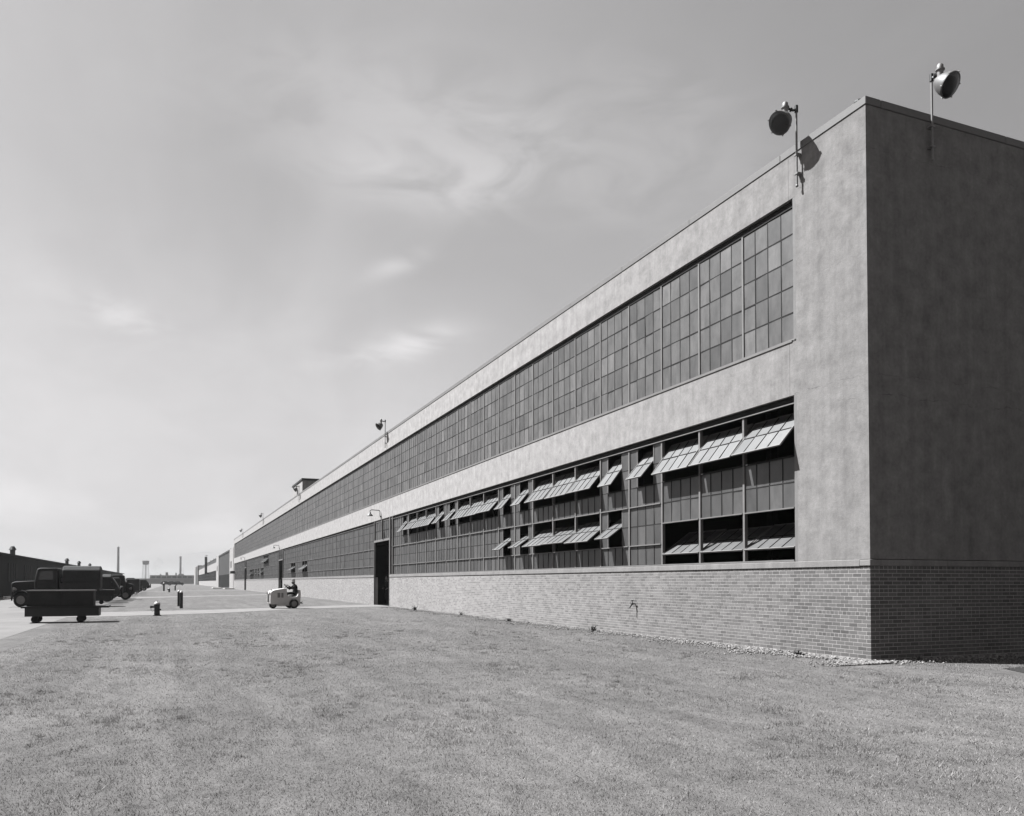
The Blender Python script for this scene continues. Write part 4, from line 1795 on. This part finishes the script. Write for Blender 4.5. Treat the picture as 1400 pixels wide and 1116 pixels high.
for i in range(21):
    xx = -235.1 - 8.04 * i
    b = MB()
    b.box(xx - 7.9, xx, .05, .3, 1.76, 4.59)
    for j in range(1, 5):
        b.box(xx - 1.6 * j - .05, xx - 1.6 * j + .05, .0, .049, 1.76, 4.59, 1)
    for j in (1, 2):
        b.box(xx - 7.9, xx, .02, .045, 1.76 + .95 * j - .04, 1.76 + .95 * j + .04, 1)
    b.obj('window', [FARDARK, BLACK], F2)
    b = MB()
    b.box(xx - 7.9, xx, .05, .3, 6.91, 8.0)
    b.obj('clerestory_window', FARDARK, F2)
b = MB()
b.box(-404, -235.01, -.06, .4, 8.01, 8.15)
b.box(-404, -164.2, .41, 40, 8.0, 8.14)
b.obj('roof', COPING, F2)
b = MB()
b.box(-403.9, -164.3, 39.5, 39.9, 0, 7.99)
b.box(-404, -403.7, .41, 39.4, 0, 7.99)
b.obj('rear_wall', DARK, F2)
for i, xx in enumerate((-167, -180, -192, -207, -224, -240, -258, -280, -305, -335)):
    b = MB()
    prof_ = [(-.5, 8.15), (.5, 8.15)] + [(.9 * math.cos(R(12 + 156 * k / 8)), 8.5 + .75 * math.sin(R(12 + 156 * k / 8))) for k in range(9)]
    b.prism(prof_, 1.0, 3.0, M=Matrix.Translation((xx, 0, 0)))
    b.obj('roof_cowl', GALV, F2, smooth=True)
b = MB()
b.tube((-286, -1.0, 4.1), (-286, -1.0, 9.8), .42, .42, 14)
b.tube((-286, -1.0, 10.15), (-286, -1.0, 10.3), .75, .5, 14)
b.tube((-286, -1.0, 9.8), (-286, -1.0, 10.15), .06, .06, 6)
b.tube((-286, 0, 4.3), (-286, -1.0, 4.3), .3, .3, 10)
b.obj('exhaust_stack', BLACK, F2)
b = MB()
b.box(-474, -404.02, -.6, 20, 0, 9.2)
b.obj('end_block', STUCCO, F2)
b = MB()
b.box(-440, -408, -.7, -.601, 0, 8.8)
b.obj('dark_bay', FARDARK, F2)

for k, (xx, yy, lx, ly, lb) in enumerate(((-158, -1.2, 4.0, .9, 'pale flat concrete slab at the foot of the far end of the long front'),
                                          (-176, -2.6, 5.0, .9, 'pale flat concrete slab in front of the tall dark door'))):
    b = MB()
    b.box(xx - lx / 2, xx + lx / 2, yy - ly, yy + ly, .0, .22)
    tag(b.obj('concrete_slab', MORTAR, bevel=.03), lb, 'slab', 'slabs before the far factory')

# ================================================================== FAR SKYLINE
fb = thing('far_plant', 'low far plant building across the end of the yard', 'factory', (0, 0, 0))
b = MB()
b.box(-690, -642, -46, 40, 0, 3.5)
b.obj('lower_wall', FARWALL, fb)
b = MB()
b.box(-690, -641.4, -46.2, 40.2, 3.51, 3.95)
b.obj('parapet', STUCCO, fb)
b = MB()
b.box(-690, -655, -27, 40, 3.96, 6.4)
b.obj('upper_storey', CHIM, fb)
for yy, hh_, wy in ((-16.5, 2.3, 1.8), (-9.6, 1.9, 1.0), (-20.5, 1.0, 1.0), (-7.5, 1.1, 4.0)):
    b = MB()
    b.box(-675, -670, yy, yy + wy, 6.41, 6.4 + hh_)
    b.obj('roof_house', FARWALL, fb)
for i in range(18):
    b = MB()
    yy = -26 + 3.6 * i
    b.box(-654.99, -654.8, yy, yy + 2.6, 4.3, 5.9)
    b.obj('window', FARDARK, fb)


def chimney(loc, h, r_, label):
    r = thing('chimney', label, 'chimney', loc, 0, 'far chimneys on the skyline')
    q_ = MB()
    q_.lathe([(r_ * 1.35, 0), (r_ * 1.05, h * .6), (r_, h - 1.2)], 20)
    q_.obj('shaft', CHIM, r, smooth=True)
    q_ = MB()
    q_.lathe([(r_ * 1.12, h - 1.199), (r_ * 1.15, h - .3), (r_ * .9, h)], 20)
    q_.obj('crown', FARWALL, r, smooth=True)
    return r


chimney((-874, -60.4, 0), 35.5, 1.0, 'tall pale chimney at the far left behind the parked vehicles')
chimney((-1066.7, -3.1, 0), 32.5, 1.15, 'far pale chimney with thin smoke, above the low far plant')

wt_ = thing('water_tower', 'far water tower with a round tank on thin legs', 'water tower', (-973, -38.8, 0))
q_ = MB()
q_.lathe([(.6, 19.9), (2.9, 20.4), (3.3, 21.2), (3.4, 24.0), (3.6, 24.1), (3.6, 24.4), (.4, 25.0)], 20)
q_.obj('tank', CHIM, wt_, smooth=True)
for i in range(6):
    a_ = i * math.pi / 3 + .3
    q_ = MB()
    q_.tube((3.9 * math.cos(a_), 3.9 * math.sin(a_), 0), (2.8 * math.cos(a_), 2.8 * math.sin(a_), 21), .17, .15, 6)
    q_.obj('leg', CHIM, wt_)
q_ = MB()
q_.tube((0, 0, 0), (0, 0, 20), .35, .35, 8)
q_.obj('riser_pipe', CHIM, wt_)
mp_ = MB()
mp_.tube((-957.9, -1.3, 0), (-957.9, -1.3, 17), .22, .12, 8)
tag(mp_.obj('pole', CHIM), 'thin far pole just right of the smoking chimney', 'pole')

# hedge of dark cars across the end of the yard
for i, yy in enumerate((-13.5, -11.2, -9.0)):
    copy_tree(car, None, (-346, yy, .006), R(90), ('left one', 'middle one', 'right one')[i] + ' of three tiny dark cars parked before the low far plant', GRP)

# ================================================================== HAZE
hm = bpy.data.materials.new('haze')
hm.use_nodes = True
t = NT(hm.node_tree)
hm.node_tree.nodes.remove(hm.node_tree.nodes['Principled BSDF'])
pv = t.n('ShaderNodeVolumePrincipled')
pv.inputs['Color'].default_value = (.50, .50, .50, 1)
pv.inputs['Density'].default_value = 0.00020
pv.inputs['Anisotropy'].default_value = 0.2
t.l(pv.outputs[0], hm.node_tree.nodes['Material Output'].inputs['Volume'])
q_ = MB()
q_.box(-3050, 300, -1850, 1850, -1.0, 40.0)
hzo = q_.obj('haze', hm)
tag(hzo, 'thin pale summer haze that fades the far chimneys', 'haze', kind='stuff')

# thin smoke over the far chimney and a faint puff beside the water tower
sm = bpy.data.materials.new('smoke')
sm.use_nodes = True
t = NT(sm.node_tree)
sm.node_tree.nodes.remove(sm.node_tree.nodes['Principled BSDF'])
pv = t.n('ShaderNodeVolumePrincipled')
pv.inputs['Color'].default_value = (.22, .22, .22, 1)
pv.inputs['Density'].default_value = 0.07
t.l(pv.outputs[0], sm.node_tree.nodes['Material Output'].inputs['Volume'])
q_ = MB()
vs, fs = [], []
K_, N_ = 10, 14
for k in range(N_):
    u_ = k / (N_ - 1)
    c_ = Vector((-1066.7 - 4 * u_, -3.1 + 36 * u_, 33.4 + 4.2 * u_ ** .6 - .4 * math.sin(7 * u_)))
    r_ = .5 + 1.3 * u_ + .25 * math.sin(k * 2.1)
    if k in (0, N_ - 1):
        r_ *= .3
    for i in range(K_):
        a_ = 2 * math.pi * i / K_
        vs.append(c_ + Vector((r_ * math.cos(a_), 0, r_ * .7 * math.sin(a_))))
for k in range(N_ - 1):
    for i in range(K_):
        j = (i + 1) % K_
        fs.append((k * K_ + i, k * K_ + j, (k + 1) * K_ + j, (k + 1) * K_ + i))
fs.append(tuple(range(K_ - 1, -1, -1)))
fs.append(tuple(range((N_ - 1) * K_, N_ * K_)))
q_.add(vs, fs)
tag(q_.obj('smoke', sm), 'thin smoke trailing right from the top of the far pale chimney', 'smoke', kind='stuff')
s2 = sm.copy()
for nd in s2.node_tree.nodes:
    if nd.type == 'PRINCIPLED_VOLUME':
        nd.inputs['Density'].default_value = 0.015
q_ = MB()
for (yy, zz, rr_) in ((-30, 22, 5.5), (-26.5, 26, 5.0), (-33, 17.5, 4.0), (-29.5, 15, 3.0)):
    q_.ball((-1078, yy, zz), rr_, 14, 10)
po_ = q_.obj('smoke', s2)
rm = po_.modifiers.new('r', 'REMESH')
rm.mode = 'VOXEL'
rm.voxel_size = .6
tag(po_, 'faint grey puff of smoke between the water tower and the far chimney', 'smoke', kind='stuff')
